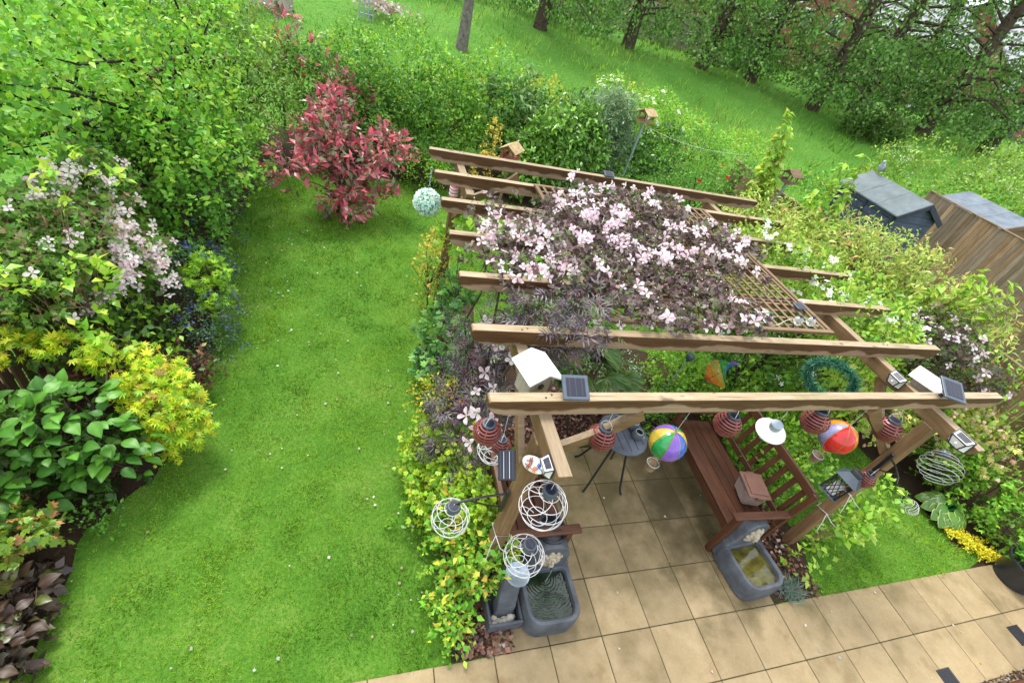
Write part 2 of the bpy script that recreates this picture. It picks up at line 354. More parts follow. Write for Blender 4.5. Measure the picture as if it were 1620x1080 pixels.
# ------------------------------------------------------------------ mesh helpers
class MB:
    """collects shapes that become one mesh"""
    def __init__(self):
        self.v, self.f = [], []

    def add(self, vs, fs, M=None):
        o = len(self.v)
        self.v += [tuple(M @ Vector(p)) if M is not None else tuple(p) for p in vs]
        self.f += [tuple(i + o for i in f) for f in fs]
        return self

    def box(self, c, s, b=0.004, M=None):
        hx, hy, hz = s[0] / 2, s[1] / 2, s[2] / 2
        b = min(b, hx * 0.45, hy * 0.45, hz * 0.45)
        vs, idx = [], {}
        for sx in (-1, 1):
            for sy in (-1, 1):
                for sz in (-1, 1):
                    for a in range(3):
                        h = [hx - b, hy - b, hz - b]; h[a] += b
                        idx[(sx, sy, sz, a)] = len(vs)
                        vs.append((sx * h[0], sy * h[1], sz * h[2]))
        fs = []
        S = (-1, 1)
        for a in range(3):
            o1, o2 = [k for k in range(3) if k != a]
            for s_ in S:
                q = []
                for t1, t2 in ((-1, -1), (1, -1), (1, 1), (-1, 1)):
                    k = [0, 0, 0]; k[a] = s_; k[o1] = t1; k[o2] = t2
                    q.append(idx[(*k, a)])
                fs.append(q)
        for a in range(3):
            o1, o2 = [k for k in range(3) if k != a]
            for t1 in S:
                for t2 in S:
                    k0 = [0, 0, 0]; k1 = [0, 0, 0]
                    k0[o1] = k1[o1] = t1; k0[o2] = k1[o2] = t2; k0[a] = -1; k1[a] = 1
                    fs.append([idx[(*k0, o1)], idx[(*k1, o1)], idx[(*k1, o2)], idx[(*k0, o2)]])
        for sx in S:
            for sy in S:
                for sz in S:
                    fs.append([idx[(sx, sy, sz, a)] for a in range(3)])
        out = []
        for f in fs:
            p = [Vector(vs[i]) for i in f]
            nrm = (p[1] - p[0]).cross(p[2] - p[0])
            cen = sum(p, Vector()) / len(p)
            out.append(f if nrm.dot(cen) > 0 else f[::-1])
        T = Matrix.Translation(Vector(c))
        return self.add(vs, out, T if M is None else T @ M)

    def bar(self, a, b, w, h, up=(0, 0, 1), ch=0.004):
        """box from a to b, width w across, height h along up"""
        a, b, up = Vector(a), Vector(b), Vector(up)
        y = (b - a).normalized(); x = y.cross(up).normalized(); z = x.cross(y)
        M = Matrix((x, y, z)).transposed().to_4x4()
        return self.box((a + b) / 2, (w, (b - a).length, h), ch, M)

    def tube(self, path, r, n=6, closed=False, cap=True):
        P = [Vector(p) for p in path]
        R = r if isinstance(r, (list, tuple)) else [r] * len(P)
        N = len(P); vs = []
        t = (P[1] - P[0]).normalized()
        ref = Vector((0, 0, 1)) if abs(t.z) < 0.9 else Vector((1, 0, 0))
        x = t.cross(ref).normalized()
        for i in range(N):
            if closed:
                t = (P[(i + 1) % N] - P[i - 1]).normalized()
            else:
                t = (P[min(i + 1, N - 1)] - P[max(i - 1, 0)]).normalized()
            x = (x - t * x.dot(t))
            x = x.normalized() if x.length > 1e-6 else t.orthogonal().normalized()
            y = t.cross(x)
            for k in range(n):
                a = 2 * math.pi * k / n
                vs.append(P[i] + (x * math.cos(a) + y * math.sin(a)) * R[i])
        fs = []
        for i in range(N if closed else N - 1):
            j = (i + 1) % N
            for k in range(n):
                m = (k + 1) % n
                fs.append((i * n + k, i * n + m, j * n + m, j * n + k))
        if cap and not closed:
            fs.append(tuple(range(n))[::-1]); fs.append(tuple((N - 1) * n + k for k in range(n)))
        return self.add(vs, fs)

    def lathe(self, prof, n=24, c=(0, 0, 0), sx=1, sy=1, M=None):
        vs, fs = [], []
        for (r, z) in prof:
            for k in range(n):
                a = 2 * math.pi * k / n
                vs.append((r * math.cos(a) * sx, r * math.sin(a) * sy, z))
        for i in range(len(prof) - 1):
            for k in range(n):
                m = (k + 1) % n
                fs.append((i * n + k, i * n + m, (i + 1) * n + m, (i + 1) * n + k))
        if prof[0][0] > 1e-4: fs.append(tuple(range(n))[::-1])
        if prof[-1][0] > 1e-4: fs.append(tuple((len(prof) - 1) * n + k for k in range(n)))
        T = Matrix.Translation(Vector(c))
        return self.add(vs, fs, T if M is None else T @ M)

    def prism(self, poly, fn, d0, d1):
        """poly of (u, v); fn(u, v, w) gives the point"""
        n = len(poly)
        vs = [fn(u, v, d0) for u, v in poly] + [fn(u, v, d1) for u, v in poly]
        fs = [tuple(range(n))[::-1], tuple(range(n, 2 * n))]
        for i in range(n):
            j = (i + 1) % n
            fs.append((i, j, n + j, n + i))
        return self.add(vs, fs)

    def loft(self, rings, n=12):
        """rings of (centre, x axis vector, y axis vector)"""
        vs, fs = [], []
        for c, x, y in rings:
            c, x, y = Vector(c), Vector(x), Vector(y)
            for k in range(n):
                a = 2 * math.pi * k / n
                vs.append(c + x * math.cos(a) + y * math.sin(a))
        for i in range(len(rings) - 1):
            for k in range(n):
                m = (k + 1) % n
                fs.append((i * n + k, i * n + m, (i + 1) * n + m, (i + 1) * n + k))
        fs.append(tuple(range(n))[::-1]); fs.append(tuple((len(rings) - 1) * n + k for k in range(n)))
        return self.add(vs, fs)

    def shift(self, d):
        d = Vector(d)
        self.v = [tuple(Vector(p) + d) for p in self.v]
        return self

    def mesh(self, name, mat, smooth=False):
        me = bpy.data.meshes.new(name)
        me.from_pydata(self.v, [], self.f)
        me.materials.append(MATS[mat])
        if smooth:
            me.polygons.foreach_set("use_smooth", [True] * len(me.polygons))
            try:
                me.set_sharp_from_angle(angle=math.radians(40))
            except Exception:
                pass
        me.update()
        return me

def link(name, me, parent=None, loc=(0, 0, 0), rot=(0, 0, 0), scale=(1, 1, 1)):
    o = bpy.data.objects.new(name, me)
    COL.objects.link(o)
    o.location, o.rotation_euler, o.scale = loc, rot, scale
    if parent is not None:
        o.parent = parent
    return o

def tag(o, label=None, cat=None, group=None, kind=None):
    if label: o["label"] = label
    if cat: o["category"] = cat
    if group: o["group"] = group
    if kind: o["kind"] = kind
    return o

def thing(name, label, cat, loc=(0, 0, 0), group=None, rz=0.0):
    return tag(link(name, None, None, loc, (0, 0, rz)), label, cat, group)

def part(parent, name, mb, mat, smooth=False, loc=(0, 0, 0), rot=(0, 0, 0)):
    return link(name, mb.mesh(name, mat, smooth), parent, loc, rot)

def copy_tree(o, parent=None):
    c = o.copy(); COL.objects.link(c); c.parent = parent
    for ch in list(o.children):
        copy_tree(ch, c)
    return c

# ------------------------------------------------------------------ foliage helpers
def _t(v, f):
    return np.array(v, float), np.array(f, int)
TM = {
    'd2': _t([(0, 0, 0), (-.30, .45, .07), (0, 1, -.05), (.30, .45, .07)], [(0, 3, 2), (0, 2, 1)]),
    'l4': _t([(0, 0, 0), (-.30, .42, .08), (0, .46, 0), (.30, .42, .08), (0, 1, -.14)], [(0, 2, 1), (0, 3, 2), (1, 2, 4), (2, 3, 4)]),
    'n2': _t([(0, 0, 0), (-.11, .4, .03), (0, 1, -.1), (.11, .4, .03)], [(0, 3, 2), (0, 2, 1)]),
    'w4': _t([(0, 0, 0), (-.16, .4, .05), (0, .45, 0), (.16, .4, .05), (0, 1, -.25)], [(0, 2, 1), (0, 3, 2), (1, 2, 4), (2, 3, 4)]),
    'g1': _t([(-.07, 0, 0), (.07, 0, 0), (0, 1, 0)], [(0, 1, 2)]),
}
def _star(lobes, spread, w, lens):
    v, f = [(0, 0, 0)], []
    for k in range(lobes):
        a = (k - (lobes - 1) / 2) * spread
        L = lens[k]
        dx, dy = math.sin(a), math.cos(a)
        o = len(v)
        v += [(dx * L * .5 - dy * w * L, dy * L * .5 + dx * w * L, .03), (dx * L, dy * L, -.08), (dx * L * .5 + dy * w * L, dy * L * .5 - dx * w * L, .03)]
        f += [(0, o + 2, o + 1), (0, o + 1, o)]
    return _t(v, f)
TM['maple'] = _star(7, .62, .13, [.55, .8, .95, 1.0, .95, .8, .55])
TM['lobed'] = _star(5, .55, .26, [.6, .85, 1.0, .85, .6])
TM['trifol'] = _star(3, .95, .26, [.85, 1.0, .85])
def _lace():
    v, f = [], []
    for y0, L, a in ((0, .55, -.9), (0, .55, .9), (.3, .5, -.75), (.3, .5, .75), (.45, .6, 0)):
        o = len(v); dx, dy = math.sin(a), math.cos(a); w = .05
        v += [(0, y0, 0), (dx * L * .5 - dy * w, y0 + dy * L * .5 + dx * w, .02), (dx * L, y0 + dy * L, -.08), (dx * L * .5 + dy * w, y0 + dy * L * .5 - dx * w, .02)]
        f += [(o, o + 3, o + 2), (o, o + 2, o + 1)]
    return _t(v, f)
TM['lace'] = _lace()

def unit(a):
    return a / np.maximum(np.linalg.norm(a, axis=-1, keepdims=True), 1e-9)

def cloud_mesh(name, pos, d, nrm, size, tmpl, cols, mat, wid=1.0):
    """one mesh of many leaf sized faces"""
    TV, TF = TM[tmpl]
    y = unit(d); z = unit(nrm - (nrm * y).sum(-1, keepdims=True) * y); x = np.cross(y, z)
    N, K = len(pos), len(TV)
    V = (pos[:, None, :] + size[:, None, None] * (TV[None, :, 0, None] * wid * x[:, None, :] + TV[None, :, 1, None] * y[:, None, :] + TV[None, :, 2, None] * z[:, None, :])).reshape(-1, 3)
    F = (TF[None] + (np.arange(N) * K)[:, None, None]).reshape(-1, 3)
    me = bpy.data.meshes.new(name)
    me.vertices.add(len(V)); me.vertices.foreach_set("co", V.astype(np.float32).ravel())
    me.loops.add(F.size); me.loops.foreach_set("vertex_index", F.astype(np.int32).ravel())
    me.polygons.add(len(F))
    me.polygons.foreach_set("loop_start", np.arange(0, F.size, 3, dtype=np.int32))
    me.polygons.foreach_set("loop_total", np.full(len(F), 3, dtype=np.int32))
    at = me.attributes.new("col", 'FLOAT_COLOR', 'POINT')
    C = np.ones((N, K, 4), np.float32); C[:, :, :3] = cols[:, None, :]
    at.data.foreach_set("color", C.ravel())
    me.materials.append(MATS[mat])
    me.update(calc_edges=True)
    return me

def pick(pal, n, rng, clump=None):
    """colours out of a palette [(r, g, b, weight)], with leaf-to-leaf variation"""
    P = np.array(pal, float); w = P[:, 3] / P[:, 3].sum()
    i = rng.choice(len(P), n, p=w)
    c = P[i, :3] * rng.uniform(.75, 1.25, (n, 1))
    if clump is not None: c = c * clump[:, None]
    c[:, 0] *= rng.uniform(.85, 1.15, n)
    return np.clip(c, 0, 1)

def shell(blobs, k, rng, lo=.55, up=.25, lowcut=-1.0):
    B = np.array(blobs, float)
    w = (B[:, 3] * B[:, 4] * B[:, 5]) ** .67; w /= w.sum()
    out_p, out_d = [], []
    LB = unit(rng.normal(size=(len(B), 7, 3)))
    need = k
    while need > 0:
        i = rng.choice(len(B), need * 2, p=w)
        d = rng.normal(size=(need * 2, 3)); d[:, 2] += up; d = unit(d)
        ok = d[:, 2] > lowcut
        r = lo + (1 - lo) * rng.random(need * 2) ** .6
        lob = np.clip((d[:, None, :] * LB[i]).sum(-1), 0, 1) ** 3
        r = r * (.74 + .42 * lob.max(1))
        p = B[i, :3] + d * B[i, 3:6] * r[:, None]
        q = np.sqrt((((p[:, None, :] - B[None, :, :3]) / B[None, :, 3:6]) ** 2).sum(-1))
        ok &= (q.min(1) > lo * .62) & (p[:, 2] > .03)
        p, d = p[ok][:need], d[ok][:need]
        out_p.append(p); out_d.append(d); need -= len(p)
    return np.concatenate(out_p), np.concatenate(out_d)

def sprigs(P, D, per, L, rng, droop=.0, flat=.5, jit=.5, wob=.25):
    n = len(P)
    t = rng.random((n, per)) ** .8
    ax = unit(D + rng.normal(size=D.shape) * wob + np.array([0, 0, .25 - droop]))
    pos = P[:, None, :] + ax[:, None, :] * (t * L)[:, :, None] + rng.normal(size=(n, per, 3)) * L * .22
    pos[:, :, 2] -= droop * L * t ** 2
    side = unit(rng.normal(size=(n, per, 3)))
    d = unit(ax[:, None, :] * .55 + side * .8 + np.array([0, 0, .1 - droop]))
    nr = unit(np.array([0, 0, 1.0]) * flat + ax[:, None, :] * .35 + rng.normal(size=(n, per, 3)) * jit)
    return pos.reshape(-1, 3), d.reshape(-1, 3), nr.reshape(-1, 3), t.reshape(-1)

def stems(base, targets, r0, rng, mat, name, parent, n=5, trunk_to=None, bend=.15):
    """trunk with limbs that reach the clumps"""
    mb = MB(); base = np.array(base, float)
    top = np.array(trunk_to if trunk_to is not None else base + (0, 0, .4), float)
    L = np.linalg.norm(top - base)
    path = [base + (top - base) * s + rng.normal(size=3) * L * .03 * (0 < s < 1) for s in np.linspace(0, 1, 6)]
    mb.tube([p - base for p in path], [r0 * (1 - .45 * s) for s in np.linspace(0, 1, 6)], n + 2)
    for q in targets:
        s = rng.uniform(.45, 1.0)
        a = base + (top - base) * s
        m = (a + q) / 2 + rng.normal(size=3) * np.linalg.norm(q - a) * bend
        m2 = a * .25 + q * .75 + rng.normal(size=3) * np.linalg.norm(q - a) * bend * .5
        mb.tube([p - base for p in (a, m, m2, q)], [r0 * .45, r0 * .3, r0 * .2, r0 * .1], n)
    return part(parent, name, mb, mat, True)

def shrub(name, label, cat, base, blobs, clumps, per, L, size, tmpl, pal, mat="leaf", group=None, droop=0., flat=.5,
          tips=None, trunk_r=.03, trunk_to=None, stem_mat="twig", n_stems=14, lo=.5, up=.25, jit=.5, wid=1.0, seed=0,
          lowcut=-1.0, cvar=.22, stem="stem", crown="foliage", wob=.3, gain=1.25):
    rng = np.random.default_rng(seed + 101)
    th = thing(name, label, cat, base, group)
    P, D = shell(blobs, clumps, rng, lo, up, lowcut)
    p, d, n, t = sprigs(P, D, per, L, rng, droop, flat, jit, wob)
    cl = np.repeat(rng.uniform(1 - cvar, 1 + cvar, clumps), per)
    c = pick(pal, len(p), rng, cl) * gain * np.array([1.14, 1.0, 1.05])
    if tips is not None:
        k = (t > .7) & (np.repeat(rng.random(clumps), per) < tips[3])
        c[k] = np.array(tips[:3]) * rng.uniform(.75, 1.25, (k.sum(), 1))
    s = size * rng.uniform(.45, 1.35, len(p)) * np.repeat(rng.uniform(.8, 1.15, clumps), per)
    keep = p[:, 2] > .01
    p, d, n, c, s = p[keep], d[keep], n[keep], c[keep], s[keep]
    me = cloud_mesh(crown, p - np.array(base), d, n, s, tmpl, np.clip(c, 0, 1), mat, wid)
    o = link(crown, me, th); o["kind"] = "stuff"
    B = np.array(blobs, float)
    if n_stems:
        T = P[rng.choice(len(P), min(n_stems, len(P)), replace=False)]
        T = T * .85 + .15 * B[0, :3]
        tt = trunk_to if trunk_to is not None else tuple(np.array(base) * .4 + B[:, :3].mean(0) * .6)
        stems(base, T, trunk_r, rng, stem_mat, stem, th, 5, tt)
    th["_P"] = 0
    del th["_P"]
    SH[th.name] = (P, D)
    return th
SH = {}

def flower_mesh(name, petals, pal, centre, seed, w=.42, cup=.12, size=1.0, gap=1.0):
    """an open flower with its own petals, mesh of about 40 triangles"""
    r = np.random.default_rng(seed)
    v, f, c = [], [], []
    for k in range(petals):
        a = 2 * math.pi * (k + r.uniform(-.12, .12)) / petals
        L = size * r.uniform(.85, 1.1); z0 = cup * r.uniform(.3, 1.4)
        dx, dy = math.cos(a), math.sin(a)
        def q(l, s, z): return (dx * l * L - dy * s * L, dy * l * L + dx * s * L, z * L)
        o = len(v)
        v += [q(.05, 0, 0), q(.5, -w * .75 * gap, z0 + .05), q(.5, 0, z0 * .6), q(.5, w * .75 * gap, z0 + .05), q(.85, -w * .55 * gap, z0 + .06), q(.85, w * .55 * gap, z0 + .02), q(1.05, 0, z0 - .08)]
        f += [(o, o + 2, o + 1), (o, o + 3, o + 2), (o + 1, o + 2, o + 4), (o + 2, o + 3, o + 5), (o + 2, o + 5, o + 4), (o + 4, o + 5, o + 6)]
        pc = np.array(pal[r.integers(len(pal))]) * r.uniform(.9, 1.08)
        c += [tuple(np.clip(pc * s, 0, 1)) for s in (.9, 1, .92, 1, 1.02, 1.02, 1.04)]
    o = len(v)
    for k in range(6):
        a = k * math.pi / 3
        v.append((.13 * size * math.cos(a), .13 * size * math.sin(a), .06 * size)); c.append(centre)
    v.append((0, 0, .17 * size)); c.append(centre)
    for k in range(6): f.append((o + k, o + (k + 1) % 6, o + 6))
    me = bpy.data.meshes.new(name); me.from_pydata(v, [], f)
    at = me.attributes.new("col", 'FLOAT_COLOR', 'POINT')
    at.data.foreach_set("color", np.array([(*x, 1) for x in c], np.float32).ravel())
    me.materials.append(MATS["petal"]); me.update()
    return me

def rot_to(nrm, spin):
    return Vector(nrm).normalized().to_track_quat('Z', 'Y').to_matrix().to_4x4() @ Matrix.Rotation(spin, 4, 'Z')

def flowers(th, name, meshes, pts, nrms, size, rng):
    base = Vector(th.location)
    for p, n in zip(pts, nrms):
        o = link(name, meshes[rng.integers(len(meshes))], th)
        s = size * rng.uniform(.75, 1.2)
        o.matrix_local = Matrix.Translation(Vector(p) - base) @ rot_to(n, rng.uniform(0, 6.28)) @ Matrix.Scale(s, 4)

def scatter(th, name, pts, size, tmpl, pal, mat, rng, nrm=(0, 0, 1), jit=.6):
    """small things too fine to pick apart, one part"""
    n = len(pts)
    d = rng.normal(size=(n, 3)); nr = np.array(nrm)[None] + rng.normal(size=(n, 3)) * jit
    o = link(name, cloud_mesh(name, pts - np.array(th.location), d, nr, size * rng.uniform(.7, 1.3, n), tmpl, pick(pal, n, rng), mat), th)
    o["kind"] = "stuff"
    return o

def vnoise(x, y, s, seed=0):
    """smooth value noise, for where the grass runs yellow or thin"""
    r = np.random.default_rng(seed); G = r.random((64, 64))
    u, v = x * s + 17.3, y * s + 9.1
    i, j = np.floor(u).astype(int), np.floor(v).astype(int)
    a, b = u - i, v - j; a = a * a * (3 - 2 * a); b = b * b * (3 - 2 * b)
    g = lambda p, q: G[p % 64, q % 64]
    return (g(i, j) * (1 - a) + g(i + 1, j) * a) * (1 - b) + (g(i, j + 1) * (1 - a) + g(i + 1, j + 1) * a) * b

# ------------------------------------------------------------------ the setting
def terrain_h(x, y):
    a, b = y - 8.7, x - 13.0
    d = np.abs(a - b)
    s = np.maximum(a, b) + np.log1p(np.exp(-d / 2)) * 2 - .7 * (d < 20)
    t = np.clip(s / 13, 0, 1)
    return 1.5 * t * t * (3 - 2 * t)

def axis_pts(lo, hi, near_lo, near_hi, step):
    a = list(np.arange(near_lo, near_hi, step))
    out = [near_lo]; s = step
    while out[-1] > lo: s *= 1.35; out.append(out[-1] - s)
    right = [near_hi]; s = step
    while right[-1] < hi: s *= 1.35; right.append(right[-1] + s)
    return np.array(sorted(set(out + a + right)))
gx, gy = axis_pts(-500, 700, -12, 50, .8), axis_pts(-60, 800, -4, 44, .8)
XX, YY = np.meshgrid(gx, gy)
ZZ = terrain_h(XX, YY) + (vnoise(XX, YY, .5, 3) - .5) * .22 * (YY > 10) - .06
vv = np.stack([XX.ravel(), YY.ravel(), ZZ.ravel()], -1)
nx, ny = len(gx), len(gy)
ff = [(j * nx + i, j * nx + i + 1, (j + 1) * nx + i + 1, (j + 1) * nx + i) for j in range(ny - 1) for i in range(nx - 1)]
field = tag(link("field", MB().add(vv.tolist(), ff).mesh("field", "field_ground", True)), kind="structure")

def sheet(name, poly, z, mat):
    if sum(a[0] * b[1] - b[0] * a[1] for a, b in zip(poly, poly[1:] + poly[:1])) < 0: poly = poly[::-1]
    me = bpy.data.meshes.new(name); me.from_pydata([(x, y, z) for x, y in poly], [], [tuple(range(len(poly)))])
    me.materials.append(MATS[mat]); me.update()
    return tag(link(name, me), kind="structure")
sheet("garden_soil", [(-4.7, -3.4), (5.9, -3.4), (5.9, 8.6), (-4.7, 8.6)], -.032, "soil")
LAWN = [(-3.62, -1.355), (-3.74, -1.0), (-3.78, -.55), (-3.74, -.1), (-3.52, .35), (-3.36, .75), (-3.33, 1.3), (-3.38, 1.8), (-3.5, 2.5), (-3.62, 3.4), (-3.62, 4.6),
        (-3.5, 5.7), (-3.0, 6.5), (-1.9, 6.75), (-.6, 6.6), (1.6, 6.2), (4.2, 5.6), (4.8, 4.2), (4.7, 2.0), (4.55, .4), (4.62, -.35), (4.72, -.75), (4.66, -1.1), (4.5, -1.375)]
def wobble(poly, seed, amp=.025, step=.12, keep=-1.3):
    r = np.random.default_rng(seed); P = np.array(poly); out = []
    n = len(P)
    for i in range(n):
        p0, p1, p2, p3 = P[i - 1], P[i], P[(i + 1) % n], P[(i + 2) % n]
        k = max(1, int(np.linalg.norm(p2 - p1) / step))
        for t in np.arange(k) / k:
            q = p1 + (p2 - p1) * t if (p1[1] < keep and p2[1] < keep) else .5 * (2 * p1 + (p2 - p0) * t + (2 * p0 - 5 * p1 + 4 * p2 - p3) * t * t + (3 * p1 - p0 - 3 * p2 + p3) * t ** 3)
            q = q + (r.normal(size=2) * amp if q[1] > keep else 0)
            out.append((float(q[0]), float(max(q[1], -1.375))))
    return out
LAWN = wobble(LAWN, 4)
lawn = sheet("lawn", LAWN, -.014, "lawn_ground")
BEDS = {"pergola_bed": [(-1.22, -1.345), (-.72, -1.345), (-.72, .7), (-.35, 3.0), (-.75, 3.3), (-.95, 2.6), (-.98, 1.4), (-1.2, .7), (-1.12, -.2), (-1.2, -.8)],
        "back_bed": [(-.7, .5), (1.9, .5), (2.3, .1), (2.6, 1.0), (2.2, 2.0), (1.0, 2.4), (-.3, 2.6), (-.7, 1.5)],
        "post_bed": [(1.85, -1.34), (2.3, -1.36), (2.55, -.9), (2.6, .2), (1.85, .2)]}
for k, (nm, poly) in enumerate(BEDS.items()):
    sheet(nm, poly, -.0105 + .0016 * k, "soil")

def inside(poly, x, y):
    r = np.zeros(len(x), bool); n = len(poly)
    for i in range(n):
        (x1, y1), (x2, y2) = poly[i], poly[(i + 1) % n]
        if y1 == y2: continue
        c = ((y1 > y) != (y2 > y)) & (x < (x2 - x1) * (y - y1) / (y2 - y1) + x1)
        r ^= c
    return r

# paving: every slab is a piece of its own
patio = sheet("patio", [(-4.4, -3.3), (5.4, -3.3), (5.4, -1.36), (1.86, -1.36), (1.86, .47), (-.92, .47), (-.92, -1.36), (-4.4, -1.36)], -.0055, "joint")
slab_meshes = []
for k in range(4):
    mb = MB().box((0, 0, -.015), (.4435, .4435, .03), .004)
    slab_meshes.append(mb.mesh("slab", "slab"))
for j in range(-1, 7):
    for i in range(-9, 12):
        front = j >= 3
        if not front and not (-2 <= i <= 3): continue
        if j == 6 or (front and i < -6): continue
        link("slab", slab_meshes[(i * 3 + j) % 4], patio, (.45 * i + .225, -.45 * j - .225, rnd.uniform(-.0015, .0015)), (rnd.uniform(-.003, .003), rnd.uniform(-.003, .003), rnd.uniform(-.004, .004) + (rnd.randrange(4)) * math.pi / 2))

# lawn grass
def grass(name, label, x, y, z, hgt, wid, pal_lo, pal_hi, noise, lean=.5, seed=0):
    rng = np.random.default_rng(seed); n = len(x)
    pos = np.stack([x, y, z], -1)
    d = np.stack([rng.normal(size=n) * lean, rng.normal(size=n) * lean, np.ones(n)], -1)
    nr = np.stack([rng.normal(size=n), rng.normal(size=n), np.full(n, .2)], -1)
    m = np.clip(noise + rng.normal(size=n) * .22, 0, 1)[:, None]
    c = (np.array(pal_lo) * (1 - m) + np.array(pal_hi) * m) * rng.uniform(.4, 1.6, (n, 1))
    dry = rng.random(n) < .025; c[dry] = np.array([.34, .31, .11]) * rng.uniform(.6, 1.2, (dry.sum(), 1))
    me = cloud_mesh(name, pos, d, nr, hgt * rng.uniform(.6, 1.3, n), 'g1', c, "grass", wid)
    o = tag(link(name, me), label, "grass", None, "stuff")
    return o
N = 750000
x, y = RNG.uniform(-3.85, 4.9, N), RNG.uniform(-1.38, 6.8, N)
d2 = (x - CAM.x) ** 2 + (y - CAM.y) ** 2 + CAM.z ** 2
k = inside(LAWN, x, y) & (RNG.random(N) < np.minimum(1, 19 / d2))
k &= RNG.random(N) < .25 + 1.5 * (vnoise(x, y, 2.3, 61) * .5 + vnoise(x, y, 7, 62) * .5)
k &= ~((x > -.93) & (x < 1.87) & (y < .48))
for b in BEDS.values(): k &= ~inside(b, x, y)
x, y, d2 = x[k], y[k], d2[k]
nz = vnoise(x, y, 1.2, 5) * .42 + vnoise(x, y, 3.7, 6) * .33 + vnoise(x, y, 11, 8) * .25
edge = np.clip((x + 3.72) / .5, 0, 1) * (y < 1.2) + (y >= 1.2)
kk = RNG.random(len(x)) < .35 + .65 * np.clip(edge + vnoise(x, y, 9, 63) - .4, 0, 1); x, y, d2, nz = x[kk], y[kk], d2[kk], nz[kk]
hh = (.022 + .022 * vnoise(x, y, 6, 9) ** 1.5) * np.clip(np.sqrt(d2) / 5, 1, 1.8)
grass("lawn_grass", "short bright green mown grass of the lawn", x, y, np.full(len(x), -.016), hh, 1.0, (.052, .165, .012), (.255, .425, .036), nz * 1.9 - .42, .8, 1)

# rough field grass
N = 700000
x, y = RNG.uniform(-12, 46, N), RNG.uniform(8.4, 40, N)
d2 = (x - CAM.x) ** 2 + (y - CAM.y) ** 2
k = (RNG.random(N) < np.minimum(1, 45 / d2)) & (y - 8.4 > (x - 40) * .2)
x2, y2 = RNG.uniform(6, 30, 60000), RNG.uniform(-1, 9, 60000)
k2 = (x2 > 14.5) | ((x2 > 10.5) & (y2 > 7)) | (y2 > 7.8)
x, y = np.concatenate([x[k], x2[k2]]), np.concatenate([y[k], y2[k2]])
dd = np.hypot(x - CAM.x, y - CAM.y)
nz = vnoise(x, y, .35, 15) * .5 + vnoise(x, y, 1.3, 16) * .5
hh = (.11 + .15 * vnoise(x, y, .8, 18)) * np.clip(dd / 15, .8, 1.7)
grass("field_grass", "long rough meadow grass of the field behind the garden", x, y, terrain_h(x, y) - .1, hh, .75, (.10, .26, .03), (.30, .46, .07), nz * 1.4 - .2, .45, 2)

# petals and small leaves dropped on the grass
rng = np.random.default_rng(31)
n = 330
px = np.concatenate([rng.normal(-2.6, .75, 150), rng.normal(-1.42, .2, 45)]); py = np.concatenate([rng.uniform(-1.2, 6.2, 150), rng.uniform(-1.1, 1.6, 45)])
py[:90] = rng.uniform(1.8, 5.5, 90); px[:90] = rng.normal(-3.0, .4, 90)
k = inside(LAWN, px, py); px, py = px[k], py[k]
px = np.concatenate([px, rng.uniform(-.5, 4.2, 34)]); py = np.concatenate([py, np.where(rng.random(34) < .5, rng.uniform(-2.2, -1.4, 34), rng.uniform(-1.3, .3, 34))])
pp = np.stack([px, py, np.full(len(px), .012)], -1)
me = cloud_mesh("fallen_petals", pp, np.stack([rng.normal(size=len(px)), rng.normal(size=len(px)), np.zeros(len(px))], -1), np.array([0, 0, 1.]) + rng.normal(size=(len(px), 3)) * .3,
                rng.uniform(.012, .032, len(px)), 'l4', pick([(.62, .56, .55, 6), (.4, .3, .2, 1.6), (.55, .45, .05, .35)], len(px), rng), "petal", 1.5)
tag(link("fallen_petals", me), "pale fallen petals scattered over lawn and paving", "petals", None, "stuff")

# bark chippings
def chips(name, label, xs, n, seed, z=.0):
    rng = np.random.default_rng(seed); x = rng.uniform(xs[0], xs[1], n); y = rng.uniform(xs[2], xs[3], n)
    p = np.stack([x, y, rng.uniform(z, z + .02, n)], -1)
    me = cloud_mesh(name, p, rng.normal(size=(n, 3)) * (1, 1, .3), np.array([0, 0, 1.]) + rng.normal(size=(n, 3)) * .5, rng.uniform(.02, .055, n), 'l4',
                    pick([(.15, .055, .035, 5), (.24, .12, .08, 3), (.07, .03, .02, 4), (.45, .36, .30, .8)], n, rng), "leaf_dark", 1.4)
    tag(link(name, me), label, "bark chips", None, "stuff")
chips("bark_chips", "red brown bark chips beside the grey fountain and paving", (-1.2, -.74, -1.34, -.2), 1500, 41)
chips("bark_chips", "red brown bark chips behind the round table", (-.5, 1.9, .49, 1.3), 2200, 42)
chips("bark_chips", "dark bark chips around the foot of the post in the lawn", (1.9, 2.4, -1.33, -.2), 800, 43)

